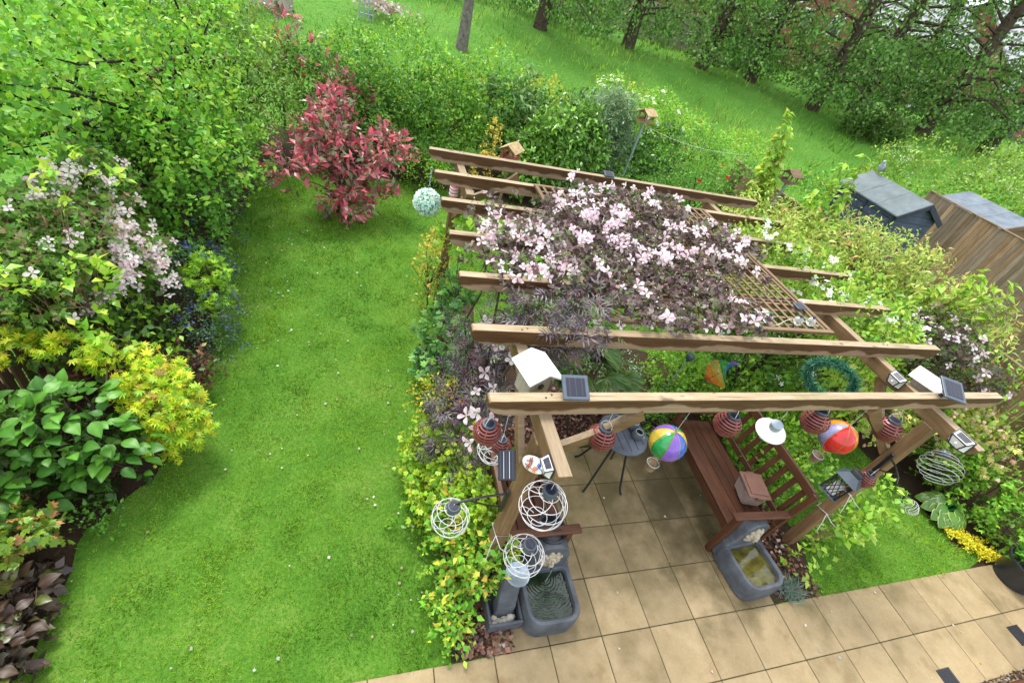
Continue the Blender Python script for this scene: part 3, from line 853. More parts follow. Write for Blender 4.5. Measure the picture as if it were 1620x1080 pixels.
# ------------------------------------------------------------------ pergola
RX0, RX1, RTOP, RH, RT = -1.28, 3.11, 2.13, .118, .07
RYS = [-.69 + .579 * k for k in range(7)]
pg = thing("pergola", "honey brown timber pergola with seven long rafters over the patio", "pergola", (.75, -.8, 0))
PB = Vector(pg.location)
def ppart(name, mb, mat, smooth=False):
    return part(pg, name, mb.shift(-PB), mat, smooth)
for y in RYS:
    x1 = RX1 + rnd.uniform(-.03, .03)
    zb, zt = RTOP - RH, RTOP
    poly = [(RX0 + .0, zt - .012), (RX0 + .012, zt)] + [(x1 - .012, zt), (x1, zt - .012)]
    poly += [(x1 - .13 * (1 - math.cos(a)), zt - .03 - .088 * math.sin(a)) for a in np.linspace(0, math.pi / 2, 7)]
    poly += [(RX0 + .13 * (1 - math.cos(a)), zt - .03 - .088 * math.sin(a)) for a in np.linspace(math.pi / 2, 0, 7)]
    o = ppart("rafter", MB().prism(poly, lambda u, v, w: (u, w, v), y - RT / 2, y + RT / 2), "rafter")
    bv = o.modifiers.new("edge", 'BEVEL'); bv.width = .006; bv.segments = 2; bv.limit_method = 'ANGLE'
for px in (-.93, 2.4):
    for y0, y1 in (((-1.13, .05), (2.02, 2.88)) if px < 0 else ((-1.13, .62), (1.55, 2.88))):
        poly = [(y0, 2.02), (y1, 2.02), (y1, 1.98), (y1 - .08, 1.905), (y0 + .11, 1.905), (y0 + .03, 1.94), (y0, 1.985)]
        o = ppart("purlin", MB().prism(poly, lambda u, v, w: (w, u, v), px - .04, px + .04), "pergola_y")
        bv = o.modifiers.new("edge", 'BEVEL'); bv.width = .005; bv.segments = 2; bv.limit_method = 'ANGLE'
    for py in (-.8, 2.7):
        ppart("post", MB().box((px, py, .95), (.096, .096, 1.91), .006), "pergola_z")
def brace(a, b, side, width=.045, depth=.085, bow=.1):
    """curved plank from a (low, on the post) to b (high, under a beam)"""
    a, b = Vector(a), Vector(b); n = 10
    ax = (b - a).normalized(); out = Vector(side).normalized()
    perp = ax.cross(out).normalized()
    if perp.z > 0: perp = -perp
    pts_hi, pts_lo = [], []
    for k in range(n + 1):
        s = k / n; c = a.lerp(b, s) - perp * (-bow * 4 * s * (1 - s)) * -1
        pts_hi.append(c - perp * depth / 2); pts_lo.append(c + perp * depth / 2 * (1 - .5 * math.sin(math.pi * s)))
    ring = pts_hi + pts_lo[::-1]
    m = len(ring); vs = [p - out * width / 2 for p in ring] + [p + out * width / 2 for p in ring]
    fs = []
    for k in range(n):
        q = (k, k + 1, m - 2 - k, m - 1 - k); fs += [q, tuple(i + m for i in q[::-1])]
    for i in range(m):
        j = (i + 1) % m; fs.append((i, j, m + j, m + i))
    o = ppart("brace", MB().add(vs, fs), "pergola_x")
for px, sx in ((-.93, 1), (2.4, -1)):
    for py in (-.8, 2.7):
        yy = py + .09 if py < 0 else py
        brace((px + sx * .03, yy, 1.60), (px + sx * .66, yy, 2.0), (0, 1, 0), bow=-.05, depth=.10)
    brace((px, -.76, 1.45), (px, -.28, 1.91), (1, 0, 0), bow=-.05)
    brace((px, 2.66, 1.45), (px, 2.16, 1.91), (1, 0, 0), bow=-.05)
for px in (-.93, 2.4):     # steel post caps
    for py in (-.8,):
        ppart("bracket", MB().box((px + .0, py - .052, 1.93), (.07, .006, .07), .002), "galvanised")

mb_ = MB().lathe([(.007, 0), (.007, .002), (.003, .0035), (0, .0035)], 8).mesh("screw", "black_metal")
for y in RYS:
    for px in (-.93, 2.4):
        for dx in (-.02, .02): link("screw", mb_, pg, Vector((px + dx, y + rnd.uniform(-.012, .012), RTOP)) - PB)
# trellis panel laid over the rafters, every lath its own piece
TX0, TX1, TY0, TY1, TZ = -.27, 1.86, -.02, 2.17, RTOP + .004
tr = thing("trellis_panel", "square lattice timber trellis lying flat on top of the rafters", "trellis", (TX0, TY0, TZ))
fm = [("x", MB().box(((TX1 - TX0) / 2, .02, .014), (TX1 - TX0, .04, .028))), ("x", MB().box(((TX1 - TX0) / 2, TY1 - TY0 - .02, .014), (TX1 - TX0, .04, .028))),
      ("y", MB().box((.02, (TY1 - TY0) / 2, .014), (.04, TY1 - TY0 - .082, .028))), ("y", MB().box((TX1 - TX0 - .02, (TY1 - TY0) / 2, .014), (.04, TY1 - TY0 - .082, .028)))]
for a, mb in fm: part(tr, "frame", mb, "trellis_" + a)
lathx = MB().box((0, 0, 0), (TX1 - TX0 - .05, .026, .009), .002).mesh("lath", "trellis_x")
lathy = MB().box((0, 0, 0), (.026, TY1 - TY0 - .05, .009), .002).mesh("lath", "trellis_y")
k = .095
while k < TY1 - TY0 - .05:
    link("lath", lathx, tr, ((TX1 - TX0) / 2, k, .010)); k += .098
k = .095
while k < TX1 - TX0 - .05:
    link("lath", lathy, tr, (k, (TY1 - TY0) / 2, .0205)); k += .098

# ------------------------------------------------------------------ bench, chair, table
def bench(name, label, length, loc, rz, group, ns):
    b = thing(name, label, "bench" if length > 1 else "chair", loc, group, rz)
    W = .52
    for k in range(5):
        part(b, "seat_slat", MB().box((.045 + k * .098, length / 2, .425 + (.012 if k < 1 else 0) - .004 * k), (.088, length - .02, .022), .005), "bench_y")
    part(b, "apron", MB().box((.02, length / 2, .37), (.028, length - .12, .085), .004), "bench_y")
    part(b, "apron", MB().box((W - .06, length / 2, .37), (.028, length - .12, .085), .004), "bench_y")
    for y in (.035, length - .035):
        part(b, "leg", MB().box((.03, y, .30), (.06, .06, .60), .005), "bench_z")
        part(b, "leg", MB().bar((W - .02, y, 0), (W + .02, y, .45), .06, .06, (1, 0, 0)).bar((W + .02, y, .45), (W + .12, y, .93), .055, .055, (1, 0, 0)), "bench_z")
        part(b, "armrest", MB().box((W / 2 - .01, y, .618), (W + .1, .075, .03), .008), "bench_x")
        part(b, "side_rail", MB().box((W / 2, y, .20), (W - .06, .03, .05), .004), "bench_x")
        part(b, "side_rail", MB().box((W / 2, y, .37), (W - .08, .028, .08), .004), "bench_x")
    part(b, "back_rail", MB().bar((W + .115, .06, .90), (W + .115, length - .06, .90), .035, .085, (.2, 0, 1)), "bench_y")
    part(b, "back_rail", MB().bar((W + .035, .06, .50), (W + .035, length - .06, .50), .032, .06, (.2, 0, 1)), "bench_y")
    for k in range(ns):
        y = .06 + (length - .12) * (k + .5) / ns
        part(b, "back_slat", MB().bar((W + .042, y, .525), (W + .108, y, .865), .055, .016, (1, 0, -.2)), "bench_z")
    return b
bench("garden_bench", "long brown slatted wooden bench facing the round table", 1.3, (1.36, -.82, 0), math.radians(-3), None, 9)
bench("garden_chair", "brown wooden armchair half hidden behind the pergola post", .66, (-.26, -.12, 0), math.radians(180), None, 5)

tb = thing("round_table", "small round grey metal table with splayed thin legs", "table", (.52, .10, 0))
tt = part(tb, "table_top", MB().lathe([(0, .675), (.235, .675), (.245, .68), (.248, .69), (.243, .70), (.232, .704), (0, .704)], 40), "table_grey", True)
for k in range(5):
    part(tt, "groove", MB().box((-.16 + .08 * k, 0, .705), (.006, 2 * math.sqrt(max(.0, .21 ** 2 - (-.16 + .08 * k) ** 2)), .003), .001), "dark_plastic")
for a in (218, 305, 38, 128):
    c, s = math.cos(math.radians(a)), math.sin(math.radians(a))
    part(tb, "leg", MB().tube([(c * .08, s * .08, .67), (c * .10, s * .10, .60), (c * .26, s * .26, .06), (c * .30, s * .30, .0)], .011, 8), "black_metal", True)
JAR = None
for k, (x, y, lab) in enumerate([(.50, .20, "wire mesh tealight jar at the far rim of the round table"), (.64, .16, "wire mesh tealight jar between its two neighbours on the table"), (.63, .04, "wire mesh tealight jar nearest the bench on the round table")]):
    j = thing("tealight_jar", lab, "jar", (x, y, .706), "tealight jars on the round table", k * .8)
    part(j, "bowl", MB().lathe([(.035, 0), (.05, .015), (.056, .045), (.05, .078), (.036, .09), (.032, .088), (.045, .07), (.048, .045), (.0, .01)], 18), "stone_grey", True)
    part(j, "rim", MB().tube([(.036 * math.cos(a), .036 * math.sin(a), .092) for a in np.linspace(0, 2 * math.pi, 17)[:-1]], .004, 5, True), "galvanised", True)
    part(j, "candle", MB().lathe([(0, .02), (.022, .02), (.022, .05), (0, .05)], 12, (0, 0, 0)), "white_paint", True)
    part(j, "glass_eye", MB().lathe([(0, -.012), (.012, -.006), (.014, 0), (.012, .006), (0, .012)], 10, (-.03, -.045, .045)), "galvanised", True)

cd = thing("storage_caddy", "brown lidded plastic caddy standing on the bench", "box", (1.75, -.50, .437), rz=math.radians(-14))
part(cd, "tub", MB().add([(sx * w, sy * d, z) for z, w, d in ((0, .09, .11), (.17, .108, .132)) for sx, sy in ((-1, -1), (1, -1), (1, 1), (-1, 1))], [(3, 2, 1, 0), (4, 5, 6, 7), (0, 1, 5, 4), (1, 2, 6, 5), (2, 3, 7, 6), (3, 0, 4, 7)]), "caddy_body").modifiers.new("edge", 'BEVEL').width = .02
ld = part(cd, "lid", MB().box((0, 0, .182), (.235, .285, .026), .011), "caddy_lid")
part(ld, "lid_panel", MB().box((0, 0, .2), (.18, .22, .014), .006), "caddy_lid")
for s in (-1, 1):
    part(cd, "clip", MB().box((0, s * .146, .17), (.07, .012, .05), .004), "caddy_lid")
part(cd, "handle", MB().tube([(-.115, -.02, .17), (-.135, -.08, .19), (-.14, 0, .2), (-.135, .08, .19), (-.115, .02, .17)], .006, 6), "dark_plastic", True)

# ------------------------------------------------------------------ fountains
def lion(parent, loc, s=1.0):
    """carved lion mask: brow, muzzle, ears and a ring of mane locks"""
    mb = MB()
    def blob(c, r): mb.lathe([(math.sin(a) , -math.cos(a)) if False else (math.sin(a), -math.cos(a)) for a in np.linspace(0.02, math.pi - .02, 7)], 10, (0, 0, 0), M=Matrix.Translation(Vector(c) * s) @ Matrix.Diagonal((r[0] * s, r[1] * s, r[2] * s, 1)))
    blob((0, 0, 0), (.05, .03, .055)); blob((0, -.028, -.018), (.024, .022, .022)); blob((0, -.03, .012), (.012, .016, .03))
    blob((-.02, -.022, .02), (.013, .01, .008)); blob((.02, -.022, .02), (.013, .01, .008)); blob((0, -.03, -.045), (.018, .014, .012))
    for k in range(13):
        a = 2 * math.pi * k / 13
        blob((.06 * math.cos(a), .004, .066 * math.sin(a)), (.022, .02, .024))
    for k in range(9):
        a = 2 * math.pi * k / 9 + .3
        blob((.085 * math.cos(a), .01, .09 * math.sin(a)), (.02, .014, .022))
    return part(parent, "lion_mask", mb, "stone_face", True, loc)

def fountain(name, label, loc, water, rz=0, W=.46, D=.46):
    f = thing(name, label, "water feature", loc, None, rz)
    def outline(inset, front_r=.13, back_r=.03, n=7):
        w, pts = W / 2 - inset, []
        y0, y1 = inset, D - inset
        r = max(front_r - inset, .02); rb = back_r
        pts += [(-w + r - r * math.sin(a), y0 + r - r * math.cos(a)) for a in np.linspace(0, math.pi / 2, n)]
        pts += [(-w + rb - rb * math.cos(a), y1 - rb + rb * math.sin(a)) for a in np.linspace(0, math.pi / 2, 4)]
        pts += [(w - rb + rb * math.sin(a), y1 - rb + rb * math.cos(a)) for a in np.linspace(0, math.pi / 2, 4)]
        pts += [(w - r + r * math.cos(a), y0 + r - r * math.sin(a)) for a in np.linspace(0, math.pi / 2, n)]
        return pts
    mb = MB()
    rings = [(.025, 0), (.0, .015), (-.0, .13), (.004, .20), (.014, .222), (.035, .225), (.048, .215), (.055, .15), (.06, .05)]
    vs, fs, m = [], [], len(outline(0))
    for ins, z in rings: vs += [(x, y, z) for x, y in outline(ins)]
    for i in range(len(rings) - 1):
        for k in range(m):
            j = (k + 1) % m; fs.append((i * m + k, i * m + m + k, i * m + m + j, i * m + j))
    fs.append(tuple((len(rings) - 1) * m + k for k in range(m)))
    mb.add(vs, fs); part(f, "basin", mb, "stone_grey", True)
    part(f, "water", MB().add([(x, y, .178) for x, y in outline(.056)], [tuple(range(m))[::-1]]), water)
    # arched back slab
    hw = .17
    poly = [(-W / 2 + .01, .03), (W / 2 - .01, .03), (W / 2 - .01, .24), (W / 2 - .04, .275), (hw, .33)] + [(hw * math.cos(a), .40 + hw * .95 * math.sin(a)) for a in np.linspace(0.0, math.pi, 15)] + [(-hw, .33), (-W / 2 + .04, .275), (-W / 2 + .01, .24)]
    o = part(f, "back_slab", MB().prism(poly, lambda u, v, w: (u, w, v), D - .035, D + .075), "stone_grey")
    bv = o.modifiers.new("edge", 'BEVEL'); bv.width = .012; bv.segments = 2; bv.limit_method = 'ANGLE'
    lion(f, (0, D - .05, .40))
    part(f, "spout", MB().tube([(0, D - .08, .37), (0, D - .115, .362)], .009, 8), "black_metal", True)
    return f
fl = fountain("wall_fountain", "grey wall fountain with lion mask and rippling dark water", (-.43, -1.285, 0), "water_ripple")
part(fl, "water_jet", MB().tube([(0, .345, .362), (0, .338, .30), (0, .335, .18)], [.004, .003, .006], 6), "glass", True)
fountain("wall_fountain", "grey wall fountain with still olive water beside the bench", (1.65, -1.29, 0), "water_still", math.radians(4))

f3 = thing("column_fountain", "narrow dark grey cascade fountain next to the rippling basin", "water feature", (-.80, -1.19, 0))
mb = MB()
for c, s in (((0, .0, .07), (.27, .02, .14)), ((0, .26, .07), (.27, .02, .14)), ((-.125, .13, .07), (.02, .24, .14)), ((.125, .13, .07), (.02, .24, .14)), ((0, .13, .02), (.23, .24, .03))):
    mb.box(c, s, .005)
part(f3, "tray", mb, "stone_grey")
prof = [(.11, .03), (.115, .2), (.135, .35), (.17, .46), (.20, .52), (.20, .56), (.09, .57), (.085, .40), (.05, .28), (.02, .2), (.01, .03)]
o = part(f3, "column", MB().prism([(y + .06, z) for y, z in prof], lambda u, v, w: (w, u, v), -.075, .075), "stone_grey")
bv = o.modifiers.new("edge", 'BEVEL'); bv.width = .012; bv.segments = 2
part(f3, "bowl", MB().lathe([(.0, .56), (.05, .565), (.085, .60), (.09, .615), (.078, .612), (.05, .585), (0, .58)], 22, (0, .16, 0)), "galvanised", True)
for k in range(14):
    r_ = rnd.uniform(.016, .03)
    part(f3, "pebble", MB().lathe([(r_ * math.sin(a), -r_ * .7 * math.cos(a)) for a in np.linspace(.05, math.pi - .05, 6)], 8, (rnd.uniform(-.09, .09), rnd.uniform(.02, .07), .055 + rnd.uniform(0, .03)), 1.2), "pebble", True)

# ------------------------------------------------------------------ hanging lanterns
def ring_pts(r, z, n=20, c=(0, 0)):
    return [(c[0] + r * math.cos(2 * math.pi * k / n), c[1] + r * math.sin(2 * math.pi * k / n), z) for k in range(n)]
def make_red(R):
    """slit metal lantern: bands over a dark liner, ribs, solar cap, hoop"""
    mb = MB(); nb = 9
    for k in range(nb):
        a0 = math.radians(-62 + 128 * k / nb); a1 = a0 + math.radians(128 / nb * .5)
        pr = [(R * math.cos(a), R * .93 * math.sin(a)) for a in (a0, (a0 + a1) / 2, a1)] + [(R * .955 * math.cos(a), R * .89 * math.sin(a)) for a in (a1, a0)]
        vs, fs, n = [], [], 26
        for r, z in pr: vs += [(r * math.cos(2 * math.pi * j / n), r * math.sin(2 * math.pi * j / n), z) for j in range(n)]
        for i in range(5):
            for j in range(n):
                m = (j + 1) % n; fs.append((i * n + j, i * n + m, ((i + 1) % 5) * n + m, ((i + 1) % 5) * n + j))
        mb.add(vs, fs)
    for j in range(4):
        a = j * math.pi / 2 + .5
        mb.tube([(R * .985 * math.cos(b) * math.cos(a), R * .985 * math.cos(b) * math.sin(a), R * .92 * math.sin(b)) for b in np.linspace(-1.1, 1.15, 9)], R * .05, 5)
    mb.lathe([(0, -R * .95), (R * .48, -R * .90), (R * .52, -R * .80), (R * .4, -R * .86)], 22)
    return mb.mesh("cage", "red_metal", True)
RED = make_red(1.0)
CAPM = MB().lathe([(.44, .78), (.47, .84), (.47, .96), (.43, 1.0), (0, 1.0)], 22).mesh("solar_cap", "frame_grey", True)
CELL = MB().lathe([(.34, 1.003), (.34, 1.012), (0, 1.012)], 18).mesh("cell", "solar_cell")
LINER = MB().lathe([(.0, -.6), (.35, -.55), (.55, -.2), (.58, .1), (.45, .45), (0, .55)], 16).mesh("liner", "liner", True)
def red_lantern(loc, R, hook, label, tilt=(0, 0)):
    t = thing("lantern", label, "lantern", loc, "red slit metal lanterns")
    t.rotation_euler = (tilt[0], tilt[1], rnd.uniform(0, 3))
    for nm, me in (("cage", RED), ("solar_cap", CAPM), ("liner", LINER)):
        o = link(nm, me, t, (0, 0, 0), (0, 0, 0), (R, R, R))
        if nm == "solar_cap": link("cell", CELL, o)
    mb = MB().tube([(0, R * .42 * math.cos(a), R * (.95 + .62 * math.sin(a))) for a in np.linspace(0.1, math.pi - .1, 9)], .0022, 5)
    if hook > R * 1.6: mb.tube([(0, 0, R * 1.55), (0, 0, hook)], .002, 5)
    part(t, "hanging_wire", mb, "white_wire", True)
RZB = RTOP - RH
for x, y, z, R, lab in [(-1.236, -.72, 1.87, .082, "red slit lantern at the short rafter end over dark shrubs"), (-1.11, -.70, 1.70, .062, "small red slit lantern behind the tilted solar panel"),
                    (-.472, -.72, 1.78, .09, "red slit lantern hanging in front of the round table"), (.45, -.72, 1.88, .092, "red slit lantern hanging over the bench seat"),
                    (1.24, -.72, 1.89, .098, "red slit lantern touching the orange and red balloon ornament"), (2.13, -.72, 1.76, .104, "red slit lantern close to the curved post brace"),
                    (2.24, -.86, 1.25, .08, "red slit lantern on the post behind the black lattice lantern")]:
    red_lantern((x, y, z), R, RZB - z if z > 1.5 else .16, lab, (rnd.uniform(-.12, .12), rnd.uniform(-.12, .12)))

def wire_globe(loc, R, label, squash=1.0, nlat=6, hook=0.0, tilt=(0, 0), loose=False):
    t = thing("wire_globe", label, "lantern", loc, "white wire globe lanterns")
    t.rotation_euler = (tilt[0], tilt[1], rnd.uniform(0, 3))
    mb = MB()
    if loose:      # a sagging coil
        pts = []
        for k in range(150):
            s = k / 149; a = 2 * math.pi * 6.5 * s
            r = R * (.55 + .5 * math.sin(math.pi * min(1, s * 1.05)))
            pts.append((r * math.cos(a), r * math.sin(a), R * squash * (.9 - 1.9 * s)))
        mb.tube(pts, 0.0022, 5)
    else:
        for k in range(1, nlat + 1):
            a = -math.pi / 2 + math.pi * k / (nlat + 1)
            mb.tube(ring_pts(R * math.cos(a), R * squash * math.sin(a), 28), 0.0022, 5, True)
        for k in range(4):
            pts = []
            for s in np.linspace(-1.35, 1.30, 30):
                a = k * math.pi / 2 + s * 1.1
                pts.append((R * math.cos(s) * math.cos(a), R * math.cos(s) * math.sin(a), R * squash * math.sin(s)))
            mb.tube(pts, 0.0022, 5)
    part(t, "wire_cage", mb, "white_wire", True)
    o = part(t, "solar_cap", MB().lathe([(.036, .0), (.042, .008), (.042, .045), (.038, .05), (0, .05)], 20, (0, 0, R * squash * .9 - .015)), "frame_grey", True)
    part(o, "cell", MB().lathe([(.030, .0), (.030, .003), (0, .003)], 18, (0, 0, R * squash * .9 + .0365)), "solar_cell")
    if hook: part(t, "hanging_wire", MB().tube([(0, 0, R * squash), (0, 0, R * squash + hook)], .002, 5), "white_wire", True)
wire_globe((-1.352, -.85, 1.17), .120, "white wire globe hanging from the black bracket over the lawn edge", hook=.04)
wire_globe((-.95, -1.10, 1.70), .134, "white wire globe under the pale beam end above the black pot", hook=.08)
wire_globe((-.965, -1.18, 1.27), .122, "white wire globe hanging lowest over the grey fountains")
wire_globe((2.86, -.93, 1.47), .15, "stretched white wire coil lantern over the shrubs beside the hosta", .9, loose=True, tilt=(.5, .9))
wire_globe((-1.13, -.66, 1.62), .10, "white wire globe tucked behind the two red lanterns at the rafter end")
wire_globe((3.9, -.76, .38), .075, "small grey wire coil lantern at the edge of the small lawn", 1.3, loose=True, tilt=(.4, 1.0))

# white enamel lantern
t = thing("enamel_lantern", "white enamel shade lantern hanging above the bench back", "lantern", (.90, -.72, 1.80)); t.rotation_euler = (.15, -.2, 0)
part(t, "shade", MB().lathe([(.035, .03), (.06, .022), (.105, -.012), (.108, -.018), (.10, -.016), (.05, .01), (.03, .015)], 30), "white_paint", True)
part(t, "cap", MB().lathe([(.036, .028), (.04, .04), (.036, .06), (.042, .066), (.042, .08), (0, .084)], 20), "galvanised", True)
part(t, "glass_jar", MB().lathe([(.03, .01), (.045, -.03), (.047, -.07), (.036, -.1), (0, -.105)], 18), "glass", True)
mb = MB()
for k in range(3): mb.tube(ring_pts(.05, -.02 - .035 * k, 18), .0025, 5, True)
for k in range(4):
    a = k * math.pi / 2; mb.tube([(.05 * math.cos(a), .05 * math.sin(a), z) for z in (.01, -.05, -.1)] + [(0, 0, -.115)], .0025, 5)
part(t, "wire_guard", mb, "galvanised", True)
part(t, "hanging_wire", MB().tube([(0, 0, .08), (.01, .02, .22)], .002, 5), "white_wire")

# hot air balloon ornaments
def balloon(loc, R, cols, label, rz, bloc):
    t = thing("balloon_ornament", label, "ornament", loc, "hot air balloon ornaments", rz)
    prof = [(math.cos(b), math.sin(b)) for b in np.linspace(math.pi / 2 - .05, -.55, 10)] + [(.55, -.86), (.28, -1.12), (.2, -1.2)]
    n = len(cols)
    for k, c in enumerate(cols):
        mb = MB(); vs, fs, m = [], [], 5
        for r, z in prof:
            for j in range(m):
                a = 2 * math.pi * (k + j / (m - 1) * .985) / n; bul = 1 + .025 * math.sin(math.pi * j / (m - 1))
                vs.append((R * r * bul * math.cos(a), R * r * bul * math.sin(a), R * z))
        for i in range(len(prof) - 1):
            for j in range(m - 1): fs.append((i * m + j, (i + 1) * m + j, (i + 1) * m + j + 1, i * m + j + 1))
        part(t, "panel", mb.add(vs, fs), "enamel_" + c, True)
    mb = MB()
    for k in range(n):
        a = 2 * math.pi * k / n; mb.tube([(R * 1.005 * r * math.cos(a), R * 1.005 * r * math.sin(a), R * z) for r, z in prof], .0025, 4)
    part(t, "seam", mb, "gold", True)
    part(t, "neck_ring", MB().tube(ring_pts(R * .21, -R * 1.2, 14), .005, 6, True), "gold", True)
    part(t, "top_ring", MB().tube([(.014 * math.cos(a), 0, R + .012 + .014 * math.sin(a)) for a in np.linspace(0, 6.28, 11)[:-1]], .0025, 5, True), "gold", True)
    part(t, "hanging_wire", MB().tube([(0, 0, R + .02), (0, 0, RZB - loc[2])], .0015, 4), "white_wire")
    bk = part(t, "basket", MB().lathe([(.034, 0), (.043, .065), (.046, .068), (.042, .07), (.04, .062), (.0, .05)], 16, (0, 0, -R * 1.2 - .15)), "twig_pale", True)
    part(bk, "basket_rim", MB().tube(ring_pts(.044, -R * 1.2 - .082, 16), .004, 5, True), "galvanised", True)
    mb = MB()
    for k in range(4):
        a = k * math.pi / 2 + .4; mb.tube([(R * .2 * math.cos(a), R * .2 * math.sin(a), -R * 1.2), (.043 * math.cos(a), .043 * math.sin(a), -R * 1.2 - .082)], .0016, 4)
    part(t, "basket_cord", mb, "gold")
balloon((.07, -.72, 1.69), .124, ["blue", "purple", "yellow", "green", "purple", "blue", "yellow", "green"], "balloon ornament with blue green gold and purple panels", .85, None)
balloon((1.66, -.72, 1.68), .132, ["red", "red", "orange", "lilac", "scarlet", "red", "orange", "lilac"], "balloon ornament with glossy red orange and lilac panels", 3.3, None)

# ------------------------------------------------------------------ solar lights
def solar_panel(loc, w, h, rot, label, lines=False, stalk=.12):
    t = thing("solar_panel", label, "solar panel", loc); t.rotation_euler = rot
    part(t, "frame", MB().box((0, 0, 0), (w, h, .018), .005), "frame_grey" if not lines else "dark_plastic")
    c = part(t, "cell", MB().box((0, 0, .0105), (w * .72 if not lines else w * .86, h * .72 if not lines else h * .9, .003), .001), "solar_cell")
    if lines:
        for k in (-1, 1): part(c, "busbar", MB().box((k * w * .16, 0, .0125), (.003, h * .88, .0015), .0004), "white_wire")
    part(t, "stalk", MB().tube([(0, 0, -.008), (0, -.012, -.05), (.0, -.0, -stalk)], .016, 10), "dark_plastic", True)
    part(t, "clip", MB().tube([(.024 * math.cos(a), .024 * math.sin(a), -.06) for a in np.linspace(0, 6.28, 13)[:-1]], .004, 5, True), "white_wire", True)
solar_panel((-.80, -.70, 2.215), .15, .15, (math.radians(20), math.radians(-6), math.radians(-8)), "square solar panel clipped to the front rafter above the table", stalk=.16)
solar_panel((2.36, -.72, 2.225), .185, .185, (math.radians(22), math.radians(4), math.radians(-22)), "square solar panel on the far end of the front rafter", stalk=.22)
solar_panel((-1.14, -.90, 1.80), .10, .165, (math.radians(35), math.radians(-22), math.radians(-18)), "black tilted solar panel with white lines by the corner post", True)
solar_panel((.86, 2.80, 2.155), .13, .09, (math.radians(18), 0, 0), "small grey solar panel on the farthest rafter", stalk=.04)
solar_panel((1.72, .30, 2.185), .11, .08, (math.radians(5), 0, .1), "small black solar panel on the corner of the trellis", stalk=.03)

def wall_light(loc, rot, label, s=1.0):
    """wedge shaped solar wall light: pale body with dark edging and a glassy cell"""
    t = thing("wall_light", label, "light", loc, "wedge solar wall lights"); t.rotation_euler = rot
    V = [(-.06 * s, 0, .05 * s), (.06 * s, 0, .05 * s), (.06 * s, 0, -.05 * s), (-.06 * s, 0, -.05 * s), (-.05 * s, -.05 * s, .02 * s), (.05 * s, -.05 * s, .02 * s), (.03 * s, -.035 * s, -.045 * s), (-.03 * s, -.035 * s, -.045 * s)]
    part(t, "body", MB().add(V, [(3, 2, 1, 0), (0, 1, 5, 4), (4, 5, 6, 7), (1, 2, 6, 5), (3, 0, 4, 7), (2, 3, 7, 6)]), "white_paint")
    ed = MB()
    for a, b in ((0, 1), (1, 5), (5, 4), (4, 0), (5, 6), (4, 7), (6, 7), (1, 2), (0, 3), (2, 6), (3, 7)):
        ed.tube([V[a], V[b]], .0045 * s, 5)
    part(t, "edging", ed, "dark_plastic")
    part(t, "cell", MB().add([(-.042 * s, -.008 * s, .0475 * s), (.042 * s, -.008 * s, .0475 * s), (.036 * s, -.042 * s, .027 * s), (-.036 * s, -.042 * s, .027 * s)], [(0, 1, 2, 3)]), "solar_cell")
    part(t, "sensor", MB().lathe([(.009 * s, -.004), (.009 * s, .003), (.005 * s, .008 * s), (0, .009 * s)], 10, (0, -.045 * s, -.015 * s), M=Matrix.Rotation(math.radians(100), 4, 'X')), "white_paint", True)
wall_light((-.975, -1.03, 1.965), (0, 0, math.radians(-90)), "wedge light on the short pale beam end by the oval plaque", .85)
wall_light((2.355, -1.02, 1.99), (0, 0, math.radians(-90)), "wedge light on the rounded beam end over the pale shrubs", 1.15)
wall_light((2.355, -.40, 2.0), (0, 0, math.radians(-90)), "dark wedge light on the beam behind the front rafter", 1.05)

# oval plaque with dragonflies, on the corner post
t = thing("oval_plaque", "white oval plaque with brown and blue dragonflies on the corner post", "plaque", (-.975, -.90, 1.79)); t.rotation_euler = (math.radians(52), math.radians(8), math.radians(-32))
part(t, "disc", MB().lathe([(0, -.006), (.07, -.006), (.075, 0), (.07, .006), (0, .008)], 30, sx=1.0, sy=.62), "white_paint", True)
def dfly(x, y, a, mat):
    mb = MB(); c, s = math.cos(a), math.sin(a)
    def q(u, v): return (x + u * c - v * s, y + u * s + v * c, .0105)
    mb.tube([q(-.022, 0), q(.016, 0)], .0028, 5)
    for du, dv in ((.006, .02), (.006, -.02), (-.004, .017), (-.004, -.017)):
        mb.add([q(du - .004, 0), q(du + .004, 0), q(du + .006, dv * .9), q(du - .001, dv)], [(0, 1, 2, 3)])
    part(t, "dragonfly", mb, mat)
dfly(-.03, .012, .4, "nest_red"); dfly(-.028, -.02, -.2, "nest_red"); dfly(.03, .004, 1.2, "enamel_blue"); dfly(.01, -.022, .2, "enamel_orange")

# black iron brackets on the posts
def bracket(loc, d, label, L=.36):
    t = thing("iron_bracket", label, "bracket", loc, "black iron hanging brackets")
    d = Vector(d)
    part(t, "back_plate", MB().box((0, 0, 0), (.02, .03, .24), .004), "black_metal")
    part(t, "arm", MB().tube([Vector((0, 0, .08)), d * (L * .4) + Vector((0, 0, .10)), d * (L * .85) + Vector((0, 0, .09)), d * L + Vector((0, 0, .06)), d * (L * .98) + Vector((0, 0, .03))], .008, 7), "black_metal", True)
    part(t, "scroll", MB().tube([Vector((0, 0, -.08)), d * (L * .3) + Vector((0, 0, -.02)), d * (L * .6) + Vector((0, 0, .06)), d * (L * .7) + Vector((0, 0, .09))], .006, 6), "black_metal", True)
bracket((-1.0, -.80, 1.24), (-1, -.12, 0), "black iron bracket holding the wire globe over the lawn", .37)
bracket((2.33, -.82, 1.42), (-.55, -.8, 0), "black iron bracket on the post near the black lattice lantern", .28)

